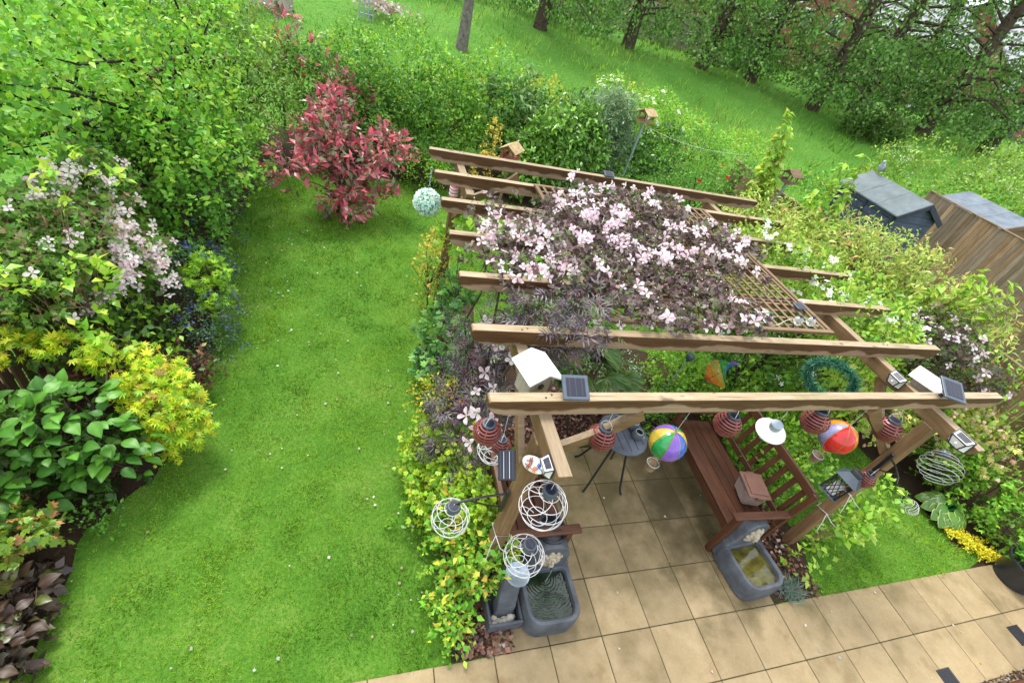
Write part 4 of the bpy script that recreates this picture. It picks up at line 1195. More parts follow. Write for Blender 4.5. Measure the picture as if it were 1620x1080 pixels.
# black lattice lantern on the post
t = thing("lattice_lantern", "black lattice lantern with grey metal roof fixed to the post", "lantern", (2.06, -.84, 1.13)); t.rotation_euler = (.1, .25, .3)
part(t, "base", MB().box((0, 0, -.10), (.17, .17, .014), .004), "frame_grey")
rf = part(t, "roof", MB().add([(sx * w, sy * w, z) for z, w in ((.10, .10), (.17, .045)) for sx, sy in ((-1, -1), (1, -1), (1, 1), (-1, 1))], [(3, 2, 1, 0), (4, 5, 6, 7), (0, 1, 5, 4), (1, 2, 6, 5), (2, 3, 7, 6), (3, 0, 4, 7)]), "frame_grey")
part(rf, "cap", MB().box((0, 0, .19), (.09, .09, .04), .006), "dark_plastic")
mb = MB()
for a in range(4):
    R4 = Matrix.Rotation(a * math.pi / 2, 4, 'Z')
    for k in range(5):
        u = -.07 + .035 * k
        for p, q in (((u, -.078, -.093), (min(.075, u + .1), -.078, .10)), ((-u, -.078, -.093), (max(-.075, -u - .1), -.078, .10))):
            mb.tube([R4 @ Vector(p), R4 @ Vector(q)], .0035, 4)
    mb.tube([R4 @ Vector((-.078, -.078, -.095)), R4 @ Vector((-.078, -.078, .10))], .006, 5)
part(t, "lattice", mb, "black_metal")
part(t, "candle", MB().lathe([(0, -.09), (.04, -.09), (.04, .03), (0, .035)], 16), "white_paint", True)

# bird boxes on top of the side beams
def bird_box(loc, rz, label, s=1.0, tilt=0.0):
    t = thing("bird_box", label, "bird box", loc, None, rz)
    part(t, "box_wall", MB().box((0, 0, 0), (.15 * s, .17 * s, .22 * s), .004), "oldwood_z")
    for sg in (-1, 1):
        part(t, "roof_board", MB().box((sg * .062 * s, 0, .135 * s), (.15 * s, .26 * s, .014), .003, Matrix.Rotation(sg * math.radians(28), 4, 'Y')), "white_paint" if s > .5 else "oldwood_y")
    part(t, "entrance", MB().lathe([(.0, 0), (.02 * s, 0), (.022 * s, .006), (.014 * s, .007)], 14, (0, -.086 * s, .03 * s), M=Matrix.Rotation(math.radians(90), 4, 'X')), "black_metal", True)
bird_box((-.93, -.46, 2.02), math.radians(14), "white roofed bird box behind the front rafter by the dark elder", .92)
bird_box((2.52, -.50, 1.99), math.radians(20), "white roofed bird box behind the far end of the front rafter", .95)

# wreath of green tinsel hanging from the side beam
t = thing("tinsel_wreath", "shiny dark green tinsel wreath hanging behind the front rafter", "wreath", (2.26, -.05, 1.62)); t.rotation_euler = (math.radians(-12), 0, math.radians(118))
rg = np.random.default_rng(5); n = 3600; a = rg.uniform(0, 2 * math.pi, n); R_ = .20
c0 = np.stack([R_ * np.cos(a), np.zeros(n), R_ * np.sin(a)], -1)
dv = unit(rg.normal(size=(n, 3)))
o = link("tinsel", cloud_mesh("tinsel", c0, dv, rg.normal(size=(n, 3)), rg.uniform(.05, .10, n), 'g1', pick([(.015, .11, .055, 3), (.04, .25, .14, 2.5), (.25, .52, .42, 1.4)], n, rg), "leaf_gloss", .7), t); o["kind"] = "stuff"
part(t, "ring", MB().tube([(R_ * math.cos(b), 0, R_ * math.sin(b)) for b in np.linspace(0, 6.28, 25)[:-1]], .008, 6, True), "black_metal", True)
part(t, "hanging_wire", MB().tube([(0, 0, R_), (0, .04, R_ + .25)], .002, 4), "white_wire")

# rainbow wind spinner: thin rods fanned round a twisting axis
t = thing("wind_spinner", "rainbow coloured wind spinner of thin twisting rods beyond the rafter", "ornament", (1.45, .34, 1.32)); t.rotation_euler = (.2, .35, 0)
cols = ["purple", "blue", "blue", "green", "green", "yellow", "yellow", "orange", "orange", "red", "red"]
for k in range(60):
    s = k / 59; z = .17 - .34 * s; L = .02 + .15 * math.sin(math.pi * min(1, .06 + s * .94)) ** .9
    b = s * 2.6
    part(t, "rod", MB().bar((-L * math.cos(b), -L * math.sin(b), z), (L * math.cos(b), L * math.sin(b), z), .0045, .003, ch=.001), "enamel_" + cols[int(s * 10)])
part(t, "axis", MB().tube([(0, 0, -.2), (0, 0, .22), (0, 0, .68)], .003, 5), "black_metal")

# blossom ball hanging off the second rafter
t = thing("blossom_ball", "round ball of white and mint artificial blossom hanging from a rafter end", "ornament", (-1.31, 2.19, 1.80))
rg = np.random.default_rng(6); n = 1500; dv = unit(rg.normal(size=(n, 3)))
o = link("blossom", cloud_mesh("blossom", dv * .118, dv + rg.normal(size=(n, 3)) * .8, dv + rg.normal(size=(n, 3)) * .4, rg.uniform(.018, .036, n), 'l4', pick([(.80, .86, .82, 6), (.60, .78, .70, 3), (.30, .55, .42, 1.5)], n, rg), "petal", 1.5), t); o["kind"] = "stuff"
part(t, "core", MB().lathe([(.116 * math.sin(b), -.116 * math.cos(b)) for b in np.linspace(.01, math.pi - .01, 12)], 20), "enamel_green", True)
mb = MB()
for k in range(8): mb.tube([(.009 * math.cos(b) * (k % 2), .009 * math.cos(b) * (1 - k % 2), .135 + .03 * k + .017 * math.sin(b)) for b in np.linspace(0, 6.28, 9)[:-1]], .0025, 4, True)
part(t, "chain", mb, "galvanised")

# pink feeder by the back post
t = thing("bird_feeder", "small pink and white bird feeder hanging by the back post", "bird feeder", (-1.03, 2.36, 1.90))
part(t, "tub", MB().lathe([(0, -.08), (.042, -.08), (.045, .04), (.03, .065), (0, .07)], 16), "pink_feeder", True)
for k in range(3): part(t, "band", MB().lathe([(.0455, -.06 + .035 * k), (.047, -.057 + .035 * k), (.047, -.045 + .035 * k), (.0455, -.042 + .035 * k)], 16), "white_paint", True)
part(t, "hanging_wire", MB().tube([(0, 0, .07), (.02, -.02, .14)], .002, 4), "galvanised")

# glass ball lights along the trellis edge
for k, (x, lab) in enumerate([(1.0, "clear glass ball light at the end of the row nearest the flowers"), (1.18, "clear glass ball light second from the flower end"), (1.50, "clear glass ball light second from the trellis corner"), (1.64, "clear glass ball light at the trellis corner"), (-.1, "clear glass ball light half under the flowering vine")]):
    t = thing("ball_light", lab, "light", (x, .07, RTOP + .065), "glass ball string lights on the trellis")
    part(t, "globe", MB().lathe([(.038 * math.sin(b), -.038 * math.cos(b)) for b in np.linspace(.02, math.pi - .02, 10)], 16), "glass", True)
    part(t, "socket", MB().lathe([(.012, .034), (.014, .05), (.01, .06), (0, .06)], 10), "frame_grey", True)
    part(t, "bulb", MB().lathe([(0, -.014), (.006, -.008), (.007, 0), (.004, .03), (0, .034)], 8), "gold", True)
tag(link("light_cord", MB().tube([(x, .07 + .03 * math.sin(x * 14), RTOP + .045 + .02 * math.sin(x * 9)) for x in np.linspace(-.2, 1.72, 50)], .0022, 5).mesh("light_cord", "rope")), "pale cord of the ball lights lying along the trellis edge", "cord")

# black lattice pot by the chair
t = thing("pot", "black ribbed pot standing between the chair and the fountain", "pot", (-.42, -.70, .30))
mb = MB().lathe([(.07, 0), (.105, .02), (.115, .2), (.12, .24), (.128, .25), (.128, .27), (.11, .27), (.10, .2), (0, .18)], 26)
for k in range(26):
    a = 2 * math.pi * k / 26; mb.tube([(.109 * math.cos(a), .109 * math.sin(a), .03), (.118 * math.cos(a), .118 * math.sin(a), .22)], .004, 4)
part(t, "tub", mb, "dark_plastic", True)
part(t, "stand", MB().box((0, 0, -.15), (.24, .24, .30), .01), "bench_z")
part(t, "handle", MB().tube([(-.12 * math.cos(a), -.05, .25 + .09 * math.sin(a)) for a in np.linspace(0, math.pi, 11)], .006, 6), "black_metal", True)

# drain covers, timber edge and gravel at the house side
for x, y, lab in ((4.47, -2.0, "black square drain cover in the paving near the big pot"), (3.18, -2.17, "black square drain cover in the paving next to the timber edge")):
    t = thing("drain_cover", lab, "drain cover", (x, y, .002))
    part(t, "frame", MB().box((0, 0, .002), (.17, .17, .006), .002), "black_metal")
    for k in range(6): part(t, "grate_bar", MB().box((-.06 + .024 * k, 0, .007), (.01, .145, .005), .001), "dark_plastic")
tag(link("timber_edging", MB().box((4.5, -2.36, .05), (1.9, .12, .10), .01).mesh("timber_edging", "bench_x"), None), "dark brown timber edging beam along the paving by the house", "edging")
rg = np.random.default_rng(8); n = 420
p = np.stack([rg.uniform(3.55, 5.3, n), rg.uniform(-2.29, -2.24, n), rg.uniform(.0, .015, n)], -1)
tag(link("gravel", cloud_mesh("gravel", p, rg.normal(size=(n, 3)), np.array([0, 0, 1.]) + rg.normal(size=(n, 3)) * .5, rg.uniform(.015, .035, n), 'l4', pick([(.3, .22, .15, 2), (.12, .08, .06, 2), (.5, .45, .4, 1)], n, rg), "petal", 1.6)), "brown gravel strip beside the timber edging", "gravel", None, "stuff")

# ------------------------------------------------------------------ fences, sheds, bird tables
def fence(name, label, x, y0, y1, z0, h, step, mat, face=-1, post_gap=1.8, group=None, alt=None):
    """feather edge fence along Y, every board its own piece"""
    t = thing(name, label, "fence", (x, y0, z0), group)
    bm_ = [MB().box((0, 0, (h + e) / 2), (.02, step * .90, h + e), .004, Matrix.Rotation(math.radians(8), 4, 'Z')).mesh("board", m_) for e, m_ in ((0, mat), (.01, alt or mat), (-.008, mat))]
    n = int((y1 - y0) / step)
    for k in range(n): link("board", bm_[rnd.randrange(3)], t, (rnd.uniform(-.002, .002), step * (k + .5), 0), (0, rnd.uniform(-.004, .004), 0))
    for z in (.3, h * .55, h - .2): part(t, "rail", MB().box((-face * .035, (y1 - y0) / 2, z), (.05, y1 - y0, .07), .004), "fence_y")
    part(t, "capping", MB().box((0, (y1 - y0) / 2, h + .025), (.06, y1 - y0, .025), .004), "fence_y")
    k = 0.0
    while k <= y1 - y0 + .01:
        part(t, "post", MB().box((-face * .07, k, h / 2), (.08, .08, h + .06), .005), "fence_z"); k += post_gap
    return t
fence("board_fence", "brown close board fence behind the climbing plants beside the pergola", 5.85, -2.4, 6.7, 0, 1.52, .12, "fence_z")
fence("board_fence", "tall weathered board fence between the blue shed and the next plot", 11.0, -3.0, 6.0, 0, 1.85, .10, "palefence_z", alt="fence_z")
fence("board_fence", "dark board fence behind the flowering border on the lawn side", -4.62, -1.6, 8.3, 0, 1.45, .12, "fence_z", 1)

def shed(name, label, x0, x1, y0, y1, eave, ridge, wallm, roofm, cladded=True):
    t = thing(name, label, "shed", (x0, y0, 0))
    W, D = x1 - x0, y1 - y0
    part(t, "core", MB().box((W / 2, D / 2, eave / 2), (W - .05, D - .05, eave), .01), wallm)
    gb = [(.02, 0), (W - .02, 0), (W - .02, eave), (W / 2, ridge - .03), (.02, eave)]
    for yy in (.0, D - .03): part(t, "gable", MB().prism(gb, lambda u, v, w: (u, w, v), yy, yy + .03), wallm)
    nb = int(eave / .145)
    for k in range(nb):
        z = (k + .5) * eave / nb
        part(t, "cladding_board", MB().box((-.004, D / 2, z), (.02, D, eave / nb - .012), .004, Matrix.Rotation(math.radians(-4), 4, 'Y')), wallm)
        part(t, "cladding_board", MB().box((W / 2, -.006, z), (W - .02, .02, eave / nb - .012), .004, Matrix.Rotation(math.radians(-4), 4, 'X')), wallm)
    k = nb
    while True:
        z = (k + .5) * eave / nb
        w_ = (W - .06) * (1 - (z + .05 - eave) / (ridge - eave))
        if w_ < .15: break
        part(t, "cladding_board", MB().box((W / 2, -.006, z), (w_, .02, eave / nb - .012), .004), wallm); k += 1
    for yy in (.02, D * .5, D - .02): part(t, "batten", MB().box((-.022, yy, eave / 2), (.02, .05, eave), .003), "shed_dark" if wallm != "fence_x" else "fence_z")
    ov, sl = .09, (ridge - eave) / (W / 2)
    for sg in (0, 1):
        e = [(-ov, eave - ov * sl), (W / 2, ridge)] if sg == 0 else [(W / 2, ridge), (W + ov, eave - ov * sl)]
        poly = e + [(e[1][0], e[1][1] + .025), (e[0][0], e[0][1] + .025)]
        if sg == 0:
            for q in (.33, .66): part(t, "felt_lap", MB().bar((e[0][0], D * q, e[0][1] + .028), (e[1][0], D * q, e[1][1] + .028), .05, .004, (0, 0, 1), .001), roofm)
        part(t, "roof_sheet", MB().prism(poly, lambda u, v, w: (u, w, v), -.08, D + .08), roofm)
    for sg in (0, 1):
        a = (-ov, -.092, eave - ov * sl - .03) if sg == 0 else (W + ov, -.092, eave - ov * sl - .03)
        part(t, "barge_board", MB().bar(a, (W / 2, -.092, ridge - .035), .02, .10, (0, 0, 1)), "shed_dark" if wallm != "fence_x" else "fence_x")
    return t
shed("garden_shed", "navy blue boarded shed with grey felt roof beyond the fence", 8.0, 9.12, 4.30, 5.72, 1.78, 2.07, "shed_blue", "felt_grey")
shed("timber_shed", "brown timber shed with blue grey felt roof past the board fence", 11.4, 13.0, 4.45, 5.9, 1.80, 2.02, "fence_x", "felt_blue")

# pigeon on the ridge of the blue shed
pz = 2.095
t = thing("pigeon", "grey pigeon perched on the ridge of the blue shed", "bird", (8.56, 5.64, pz), None, math.radians(200))
rings = [((-.17, 0, .07), .012, .006), ((-.12, 0, .085), .03, .016), ((-.06, 0, .105), .055, .048), ((0, 0, .125), .066, .066), ((.045, 0, .15), .06, .066), ((.075, 0, .19), .042, .045), ((.085, 0, .225), .03, .032), ((.095, 0, .25), .031, .03), ((.112, 0, .262), .022, .02), ((.132, 0, .255), .008, .008), ((.148, 0, .248), .004, .004)]
part(t, "body", MB().loft([(c, (0, w, 0), (-.35 * h, 0, h)) for c, w, h in rings], 14), "bird_grey", True)
for s in (-1, 1):
    part(t, "wing", MB().loft([((.03, s * .062, .13), (0, .006, 0), (0, 0, .04)), ((-.05, s * .062, .115), (0, .008, 0), (0, 0, .035)), ((-.14, s * .03, .085), (0, .004, 0), (0, 0, .012))], 8), "felt_blue", True)
    part(t, "leg", MB().tube([(.01, s * .025, .08), (.012, s * .025, .03), (.018, s * .027, 0), (.04, s * .03, 0)], .005, 5), "nest_red")

def bird_table(name, label, loc, pole_h, polemat, s, roofm, wallm, rz):
    t = thing(name, label, "bird table", loc, None, rz)
    part(t, "pole", MB().tube([(0, 0, 0), (0, 0, pole_h * .5), (0, 0, pole_h)], .025 * max(s, .8), 10), polemat, True)
    z = pole_h
    part(t, "floor", MB().box((0, 0, z), (.30 * s, .24 * s, .02), .003), wallm)
    for sx in (-1, 1):
        for sy in (-1, 1): part(t, "corner_post", MB().box((sx * .12 * s, sy * .09 * s, z + .075 * s), (.022, .022, .15 * s), .002), wallm)
    for sg in (-1, 1): part(t, "roof_board", MB().box((0, sg * .072 * s, z + .185 * s), (.36 * s, .19 * s, .014), .003, Matrix.Rotation(-sg * math.radians(32), 4, 'X')), roofm)
    for sx in (-1, 1): part(t, "gable", MB().prism([(-.10 * s, 0), (.10 * s, 0), (0, .075 * s)], lambda u, v, w: (w, u, z + .15 * s + v), sx * .125 * s - .006, sx * .125 * s + .006), wallm)
    part(t, "side_rail", MB().box((0, -.115 * s, z + .03), (.28 * s, .012, .04), .002).box((0, .115 * s, z + .03), (.28 * s, .012, .04), .002), wallm)
    return t
bird_table("bird_table", "roofed wooden bird table on a tall blue grey pole", (3.62, 7.16, 0), 1.80, "galvanised", 1.05, "nest_roof", "fence_x", .5)
bird_table("bird_table", "roofed wooden bird table on a grey pole by the sheds", (5.60, 4.86, 0), 1.82, "galvanised", 1.0, "fence_x", "fence_x", .3)
bird_table("bird_table", "red bird table with mossy roof behind the farthest rafter", (-.03, 3.95, 0), 1.74, "fence_z", .85, "nest_roof", "nest_red", .9)
tag(link("washing_line", MB().tube([(3.62 + 2.1 * s, 7.16 - .9 * s, 1.74 - .28 * 4 * s * (1 - s) * .5 + .05 * s) for s in np.linspace(0, 1, 24)], .0035, 5).mesh("washing_line", "rope")), "pale rope sagging from the bird table to the fence", "rope")

# solar stake lights and clothes prop under the pergola
for x, y, h, lab in ((1.66, 1.05, .88, "grey solar stake light leaning over the green shrubs"), (1.06, 1.42, .80, "black ball topped stake light among white flowers")):
    t = thing("stake_light", lab, "light", (x, y, 0)); t.rotation_euler = (.06, .05, 0)
    part(t, "stake", MB().tube([(0, 0, 0), (0, 0, h)], .007, 6), "galvanised" if x > 1.5 else "black_metal")
    part(t, "lamp_head", MB().lathe([(.012, h - .06), (.045, h), (.05, h + .03), (.045, h + .05), (0, h + .055)], 16), "frame_grey" if x > 1.5 else "black_metal", True)

# string ties round the posts
for px, z, lab in ((-.93, .85, "white string tied round the corner post"), (2.4, .62, "white string tied low round the post by the small lawn"), (2.4, .95, "white string tied round the post under the lattice lantern")):
    q = [(px + .054 * sx, -.8 + .054 * sy, z + .015 * sx * sy) for sx, sy in ((-1, -1), (1, -1), (1, 1), (-1, 1))]
    mb = MB().tube(q, .0035, 5, True).tube([q[0], (px - .09, -.9, z - .06), (px - .1, -.93, z - .16)], .003, 5).tube([q[0], (px - .03, -.93, z - .02), (px + .03, -.95, z - .06)], .003, 5)
    tag(link("string_tie", mb.mesh("string_tie", "white_wire", True)), lab, "string")

# ------------------------------------------------------------------ plants
G_MID = [(.08, .25, .025, 4), (.12, .32, .03, 3), (.045, .17, .02, 3)]
G_LIME = [(.17, .39, .03, 4), (.25, .44, .045, 2), (.10, .29, .025, 3)]
G_DARK = [(.038, .14, .018, 4), (.06, .20, .022, 3), (.10, .27, .03, 1.5)]
G_YEL = [(.30, .36, .022, 4), (.20, .31, .022, 3), (.42, .42, .04, 1.5)]
G_GREY = [(.13, .24, .10, 4), (.19, .31, .15, 2), (.08, .17, .07, 2)]

# --- border along the dark fence, front to back
def big_leaf(name, seed, lo, hi, edge=None, w=.34, n=7, fold=.06, tip=.12, vein=1.25, mat="leaf_gloss"):
    """one broad leaf with midrib and side veins, about 40 triangles"""
    r = np.random.default_rng(seed); v, f, c = [], [], []
    base = np.array(lo) + (np.array(hi) - np.array(lo)) * r.random()
    for i in range(n):
        s = i / (n - 1); hw = w * math.sin(math.pi * min(1, s ** .75 * .93 + .045)) * (1 + .06 * (i % 2))
        zc = -tip * s * s * 2 + .05 * math.sin(math.pi * s)
        for j, q in enumerate((-1, -.78, 0, .78, 1) if edge is not None else (-1, -.55, 0, .55, 1)):
            v.append((hw * q, s, zc + fold * abs(q) - .02 * (abs(q) == 1) + (.014 if (i % 2 and abs(q) == .55) else 0)))
            k = vein if q == 0 else (1.0 if abs(q) in (.55, .78) else .9)
            col = base * k * r.uniform(.92, 1.08)
            if edge is not None and abs(q) == 1: col = np.array(edge)
            c.append(np.clip(col, 0, 1))
    for i in range(n - 1):
        for j in range(4): f.append((i * 5 + j, i * 5 + j + 1, (i + 1) * 5 + j + 1, (i + 1) * 5 + j))
    me = bpy.data.meshes.new(name); me.from_pydata(v, [], f)
    at = me.attributes.new("col", 'FLOAT_COLOR', 'POINT'); at.data.foreach_set("color", np.array([(*x, 1) for x in c], np.float32).ravel())
    me.polygons.foreach_set("use_smooth", [True] * len(f)); me.materials.append(MATS[mat]); me.update()
    return me

def place_leaves(th, meshes, P, D, size, rng, flat=.8, name="leaf", droop=.15):
    base = Vector(th.location)
    for p, d in zip(P, D):
        y = Vector((d[0], d[1], d[2] * .35 - droop)) + Vector(rng.normal(size=3)) * .25
        y.normalize()
        z = Vector((0, 0, flat)) + Vector(d) * .4 + Vector(rng.normal(size=3)) * .2
        z = (z - y * z.dot(y)).normalized(); x = y.cross(z)
        M = Matrix((x, y, z)).transposed().to_4x4()
        o = link(name, meshes[rng.integers(len(meshes))], th)
        o.matrix_local = Matrix.Translation(Vector(p) - base) @ M @ Matrix.Scale(size * rng.uniform(.65, 1.2), 4)

def leafy(name, label, cat, base, blobs, n, size, meshes, seed, lo=.6, flat=.8, droop=.15, stem_mat="twig", up=.5, trunk_r=.015):
    rng = np.random.default_rng(seed); th = thing(name, label, cat, base)
    P, D = shell(blobs, n, rng, lo, up, -.5)
    place_leaves(th, meshes, P, D, size, rng, flat, "leaf", droop)
    B = np.array(blobs)
    stems(base, P[::2] * .93 + .07 * B[0, :3], trunk_r, rng, stem_mat, "stem", th, 4, tuple(np.array(base) * .5 + B[:, :3].mean(0) * .5))
    return th, P, D

HYD = [big_leaf("leaf", 50 + k, (.05, .165, .02), (.12, .32, .034), w=.35, mat="leaf") for k in range(5)]
leafy("hydrangea", "large leaved green hydrangea in front of the golden maple", "shrub", (-3.95, .36, 0),
      [(-3.95, .38, .52, .42, .36, .42), (-3.66, .26, .42, .28, .28, .34), (-4.2, .28, .58, .3, .3, .38), (-4.12, .02, .32, .3, .22, .3)], 298, .108, HYD, 60, lo=.75, droop=.05, flat=1.0)
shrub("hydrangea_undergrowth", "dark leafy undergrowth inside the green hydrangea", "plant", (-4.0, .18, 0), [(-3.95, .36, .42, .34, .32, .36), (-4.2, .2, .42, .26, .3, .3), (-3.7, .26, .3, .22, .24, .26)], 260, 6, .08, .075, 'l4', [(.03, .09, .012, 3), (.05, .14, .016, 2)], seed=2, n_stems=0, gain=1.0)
BER = [big_leaf("leaf", 70 + k, (.038, .018, .016), (.072, .048, .026), w=.36, vein=1.7, mat="leaf") for k in range(4)] + [big_leaf("leaf", 80, (.07, .085, .02), (.10, .12, .025), w=.36, vein=1.5)]
leafy("bergenia", "low clump of purple brown leathery leaves at the lawn edge", "plant", (-3.95, -.80, 0),
      [(-3.95, -.62, .10, .22, .24, .24), (-3.93, -.98, .10, .22, .28, .24), (-4.12, -.75, .2, .2, .4, .2), (-3.90, -1.25, .10, .22, .2, .22)], 295, .098, BER, 61, flat=1.2, droop=.02, lo=.5)
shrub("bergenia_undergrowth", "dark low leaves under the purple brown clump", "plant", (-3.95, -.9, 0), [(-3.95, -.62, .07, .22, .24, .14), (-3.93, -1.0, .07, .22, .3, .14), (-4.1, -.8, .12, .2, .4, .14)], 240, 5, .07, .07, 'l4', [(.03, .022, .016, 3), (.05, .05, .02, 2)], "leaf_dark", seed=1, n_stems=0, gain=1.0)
shrub("maple_seedling", "young green and bronze lobed plant between hydrangea and purple leaves", "plant", (-4.02, -.32, 0), [(-4.0, -.30, .36, .20, .22, .16)], 110, 5, .07, .055, 'lobed',
      [(.16, .30, .03, 4), (.10, .22, .05, 2), (.40, .22, .08, 1.2)], seed=3, n_stems=8, trunk_r=.01, lo=.3, droop=.1)
shrub("creeping_shrub", "small glossy green sprig creeping over bare soil", "plant", (-3.78, -.02, 0), [(-3.74, -.02, .07, .16, .13, .07), (-3.62, -.12, .05, .1, .05, .04)], 55, 5, .05, .035, 'l4', G_MID, "leaf_gloss", seed=4, n_stems=8, trunk_r=.006)
shrub("golden_maple", "golden yellow Japanese maple spreading over the lawn edge", "shrub", (-3.85, .75, 0),
      [(-3.40, .62, .54, .22, .20, .16), (-3.28, .56, .40, .16, .16, .18), (-3.48, .80, .60, .22, .18, .14), (-3.72, .95, .72, .24, .08, .07), (-4.05, .95, .86, .24, .08, .06), (-4.38, .88, .92, .2, .1, .06), (-3.40, .46, .32, .12, .12, .12)],
      400, 8, .085, .052, 'maple', [(.38, .46, .020, 4), (.27, .43, .02, 4), (.15, .34, .02, 3), (.40, .32, .05, .3)], seed=5, droop=.15, flat=1.0, jit=.3, tips=(.42, .30, .08, .04), trunk_r=.02, lo=.45, lowcut=-.6, gain=1.35)
shrub("purple_shrub", "low dark purple and green shrub in shade behind the golden maple", "shrub", (-3.65, 1.25, 0), [(-3.6, 1.3, .22, .3, .25, .22), (-3.95, 1.15, .35, .3, .3, .3), (-3.38, 1.42, .14, .18, .14, .12)],
      200, 7, .1, .05, 'l4', [(.06, .02, .022, 3), (.10, .035, .03, 2), (.05, .11, .02, 2), (.15, .18, .03, 1)], seed=6, tips=(.22, .09, .06, .3))
shrub("rose_bush", "glossy leaved bush with bright young shoots below the pink climber", "shrub", (-4.1, 1.3, 0), [(-4.0, 1.3, .50, .36, .3, .36), (-3.8, 1.6, .42, .26, .25, .26), (-4.35, 1.4, .7, .2, .4, .45), (-4.1, 1.9, .6, .3, .4, .5)],
      360, 6, .12, .075, 'l4', [(.06, .15, .02, 4), (.035, .10, .015, 4), (.16, .32, .025, 2)], "leaf_gloss", seed=7, tips=(.22, .42, .03, .28), stem_mat="twig_dark")
ce = shrub("ceanothus", "grey green shrub with small blue flowers spilling onto the lawn", "shrub", (-3.55, 1.95, 0), [(-3.42, 1.95, .30, .32, .40, .28), (-3.25, 1.72, .20, .22, .22, .18), (-3.55, 2.4, .5, .3, .35, .35)],
      420, 9, .11, .026, 'd2', [(.035, .10, .035, 4), (.06, .15, .06, 3), (.10, .19, .08, 1)], seed=8, droop=.15)
rg = np.random.default_rng(21); P, D = SH[ce.name]; i = rg.choice(len(P), 46)
pp = (P[i][:, None] + D[i][:, None] * .08 + rg.normal(size=(46, 9, 3)) * .028).reshape(-1, 3)
scatter(ce, "flower_heads", pp, .03, 'l4', [(.10, .10, .34, 3), (.17, .17, .42, 2), (.07, .06, .25, 1)], "petal", rg)
ce2 = shrub("ceanothus", "dark blue flowered shrub in shade under the apple tree", "shrub", (-3.75, 4.0, 0), [(-3.65, 3.6, .5, .35, .6, .45), (-3.75, 4.5, .6, .35, .6, .5), (-3.55, 2.95, .3, .28, .35, .3)],
            420, 8, .12, .03, 'd2', [(.025, .075, .025, 4), (.045, .12, .04, 3)], seed=9, droop=.1)
rg = np.random.default_rng(22); P, D = SH[ce2.name]; i = rg.choice(len(P), 40)
scatter(ce2, "flower_heads", (P[i][:, None] + D[i][:, None] * .08 + rg.normal(size=(40, 8, 3)) * .03).reshape(-1, 3), .032, 'l4', [(.09, .09, .33, 3), (.15, .15, .42, 2)], "petal", rg)
shrub("golden_fern_maple", "small lime yellow feathery maple beside the blue shrub", "shrub", (-3.6, 2.5, 0), [(-3.42, 2.35, .62, .2, .22, .18), (-3.36, 2.2, .45, .14, .16, .16)], 110, 7, .07, .042, 'maple', [(.24, .46, .025, 4), (.15, .36, .02, 3)], seed=10, flat=1.0, jit=.3)
shrub("young_apple_shoots", "bright lime leaf shoots standing up through the pink climber", "shrub", (-4.15, 1.75, 0), [(-3.98, 1.3, 1.18, .35, .3, .22), (-4.1, 1.9, 1.7, .25, .4, .2), (-3.8, .95, .98, .2, .2, .15), (-4.25, .9, 1.35, .2, .3, .3)], 38, 9, .10, .085, 'l4',
      [(.20, .40, .03, 4), (.30, .45, .05, 2), (.12, .30, .02, 2)], seed=11, n_stems=20, trunk_r=.016, stem_mat="twig_pale", lo=.3, up=.6, flat=.9, jit=.35)

shrub("viburnum", "leafy mid green shrub filling the shade under the apple tree", "shrub", (-3.9, 3.6, 0), [(-3.75, 3.1, .75, .38, .5, .55), (-3.8, 3.9, .85, .42, .6, .6), (-3.75, 4.8, .8, .4, .6, .6), (-4.3, 3.4, 1.1, .4, .7, .7), (-3.85, 5.6, .9, .4, .5, .7), (-4.4, 2.6, 1.1, .3, .5, .6)],
      900, 9, .15, .065, 'l4', [(.07, .22, .02, 4), (.11, .30, .025, 3), (.04, .13, .016, 3)], seed=19, n_stems=16, lo=.45, tips=(.2, .4, .03, .2))
# pink climber over the dark fence
PINK = [flower_mesh("flower", 4, [(.84, .72, .74), (.86, .79, .80), (.80, .60, .66), (.88, .84, .84)], (.56, .52, .26), 200 + k, cup=(.1, .35, .0)[k % 3], size=(1, .8, 1.1)[k % 3]) for k in range(9)]
pc = shrub("pink_clematis", "pink clematis with brown seed stalks climbing on the dark fence", "climber", (-4.35, 2.1, 0),
           [(-4.15, 1.9, 1.15, .26, .42, .38), (-4.3, 1.3, 1.2, .25, .4, .3), (-3.92, 2.1, .85, .22, .30, .32), (-4.25, 2.5, 1.35, .25, .4, .25), (-4.42, 1.8, 1.4, .16, .5, .2)],
           820, 8, .12, .042, 'trifol', [(.08, .20, .03, 5), (.13, .29, .04, 5), (.17, .16, .07, .7), (.22, .19, .10, .5)], seed=12, tips=(.24, .20, .09, .15), stem_mat="twig_pale", n_stems=50, trunk_r=.014)
rg = np.random.default_rng(23)
segs = [((-4.10, 2.40, 1.32), (-3.94, 1.95, 1.16), 40), ((-3.94, 1.95, 1.16), (-3.88, 1.80, .96), 26), ((-3.90, 1.82, .96), (-3.98, 1.72, .80), 20), ((-3.92, 2.26, 1.14), (-3.80, 2.14, .97), 22), ((-3.80, 2.14, .97), (-3.62, 1.96, .78), 34), ((-4.18, 1.57, .80), (-4.02, 1.62, .80), 26),
        ((-4.50, 2.20, 1.66), (-4.20, 2.34, 1.56), 24), ((-4.50, 1.95, 1.48), (-4.30, 2.0, 1.50), 16), ((-4.15, 2.36, 1.5), (-4.0, 2.5, 1.45), 10), ((-4.0, 2.15, 1.25), (-4.05, 2.05, 1.05), 12)]
pts, nr = [], []
for a, b, n in segs:
    s = rg.random((n, 1)); pts.append(np.array(a) * (1 - s) + np.array(b) * s + rg.normal(size=(n, 3)) * (.05, .06, .05)); nr.append(np.array([.55, -.35, .75]) + rg.normal(size=(n, 3)) * .35)
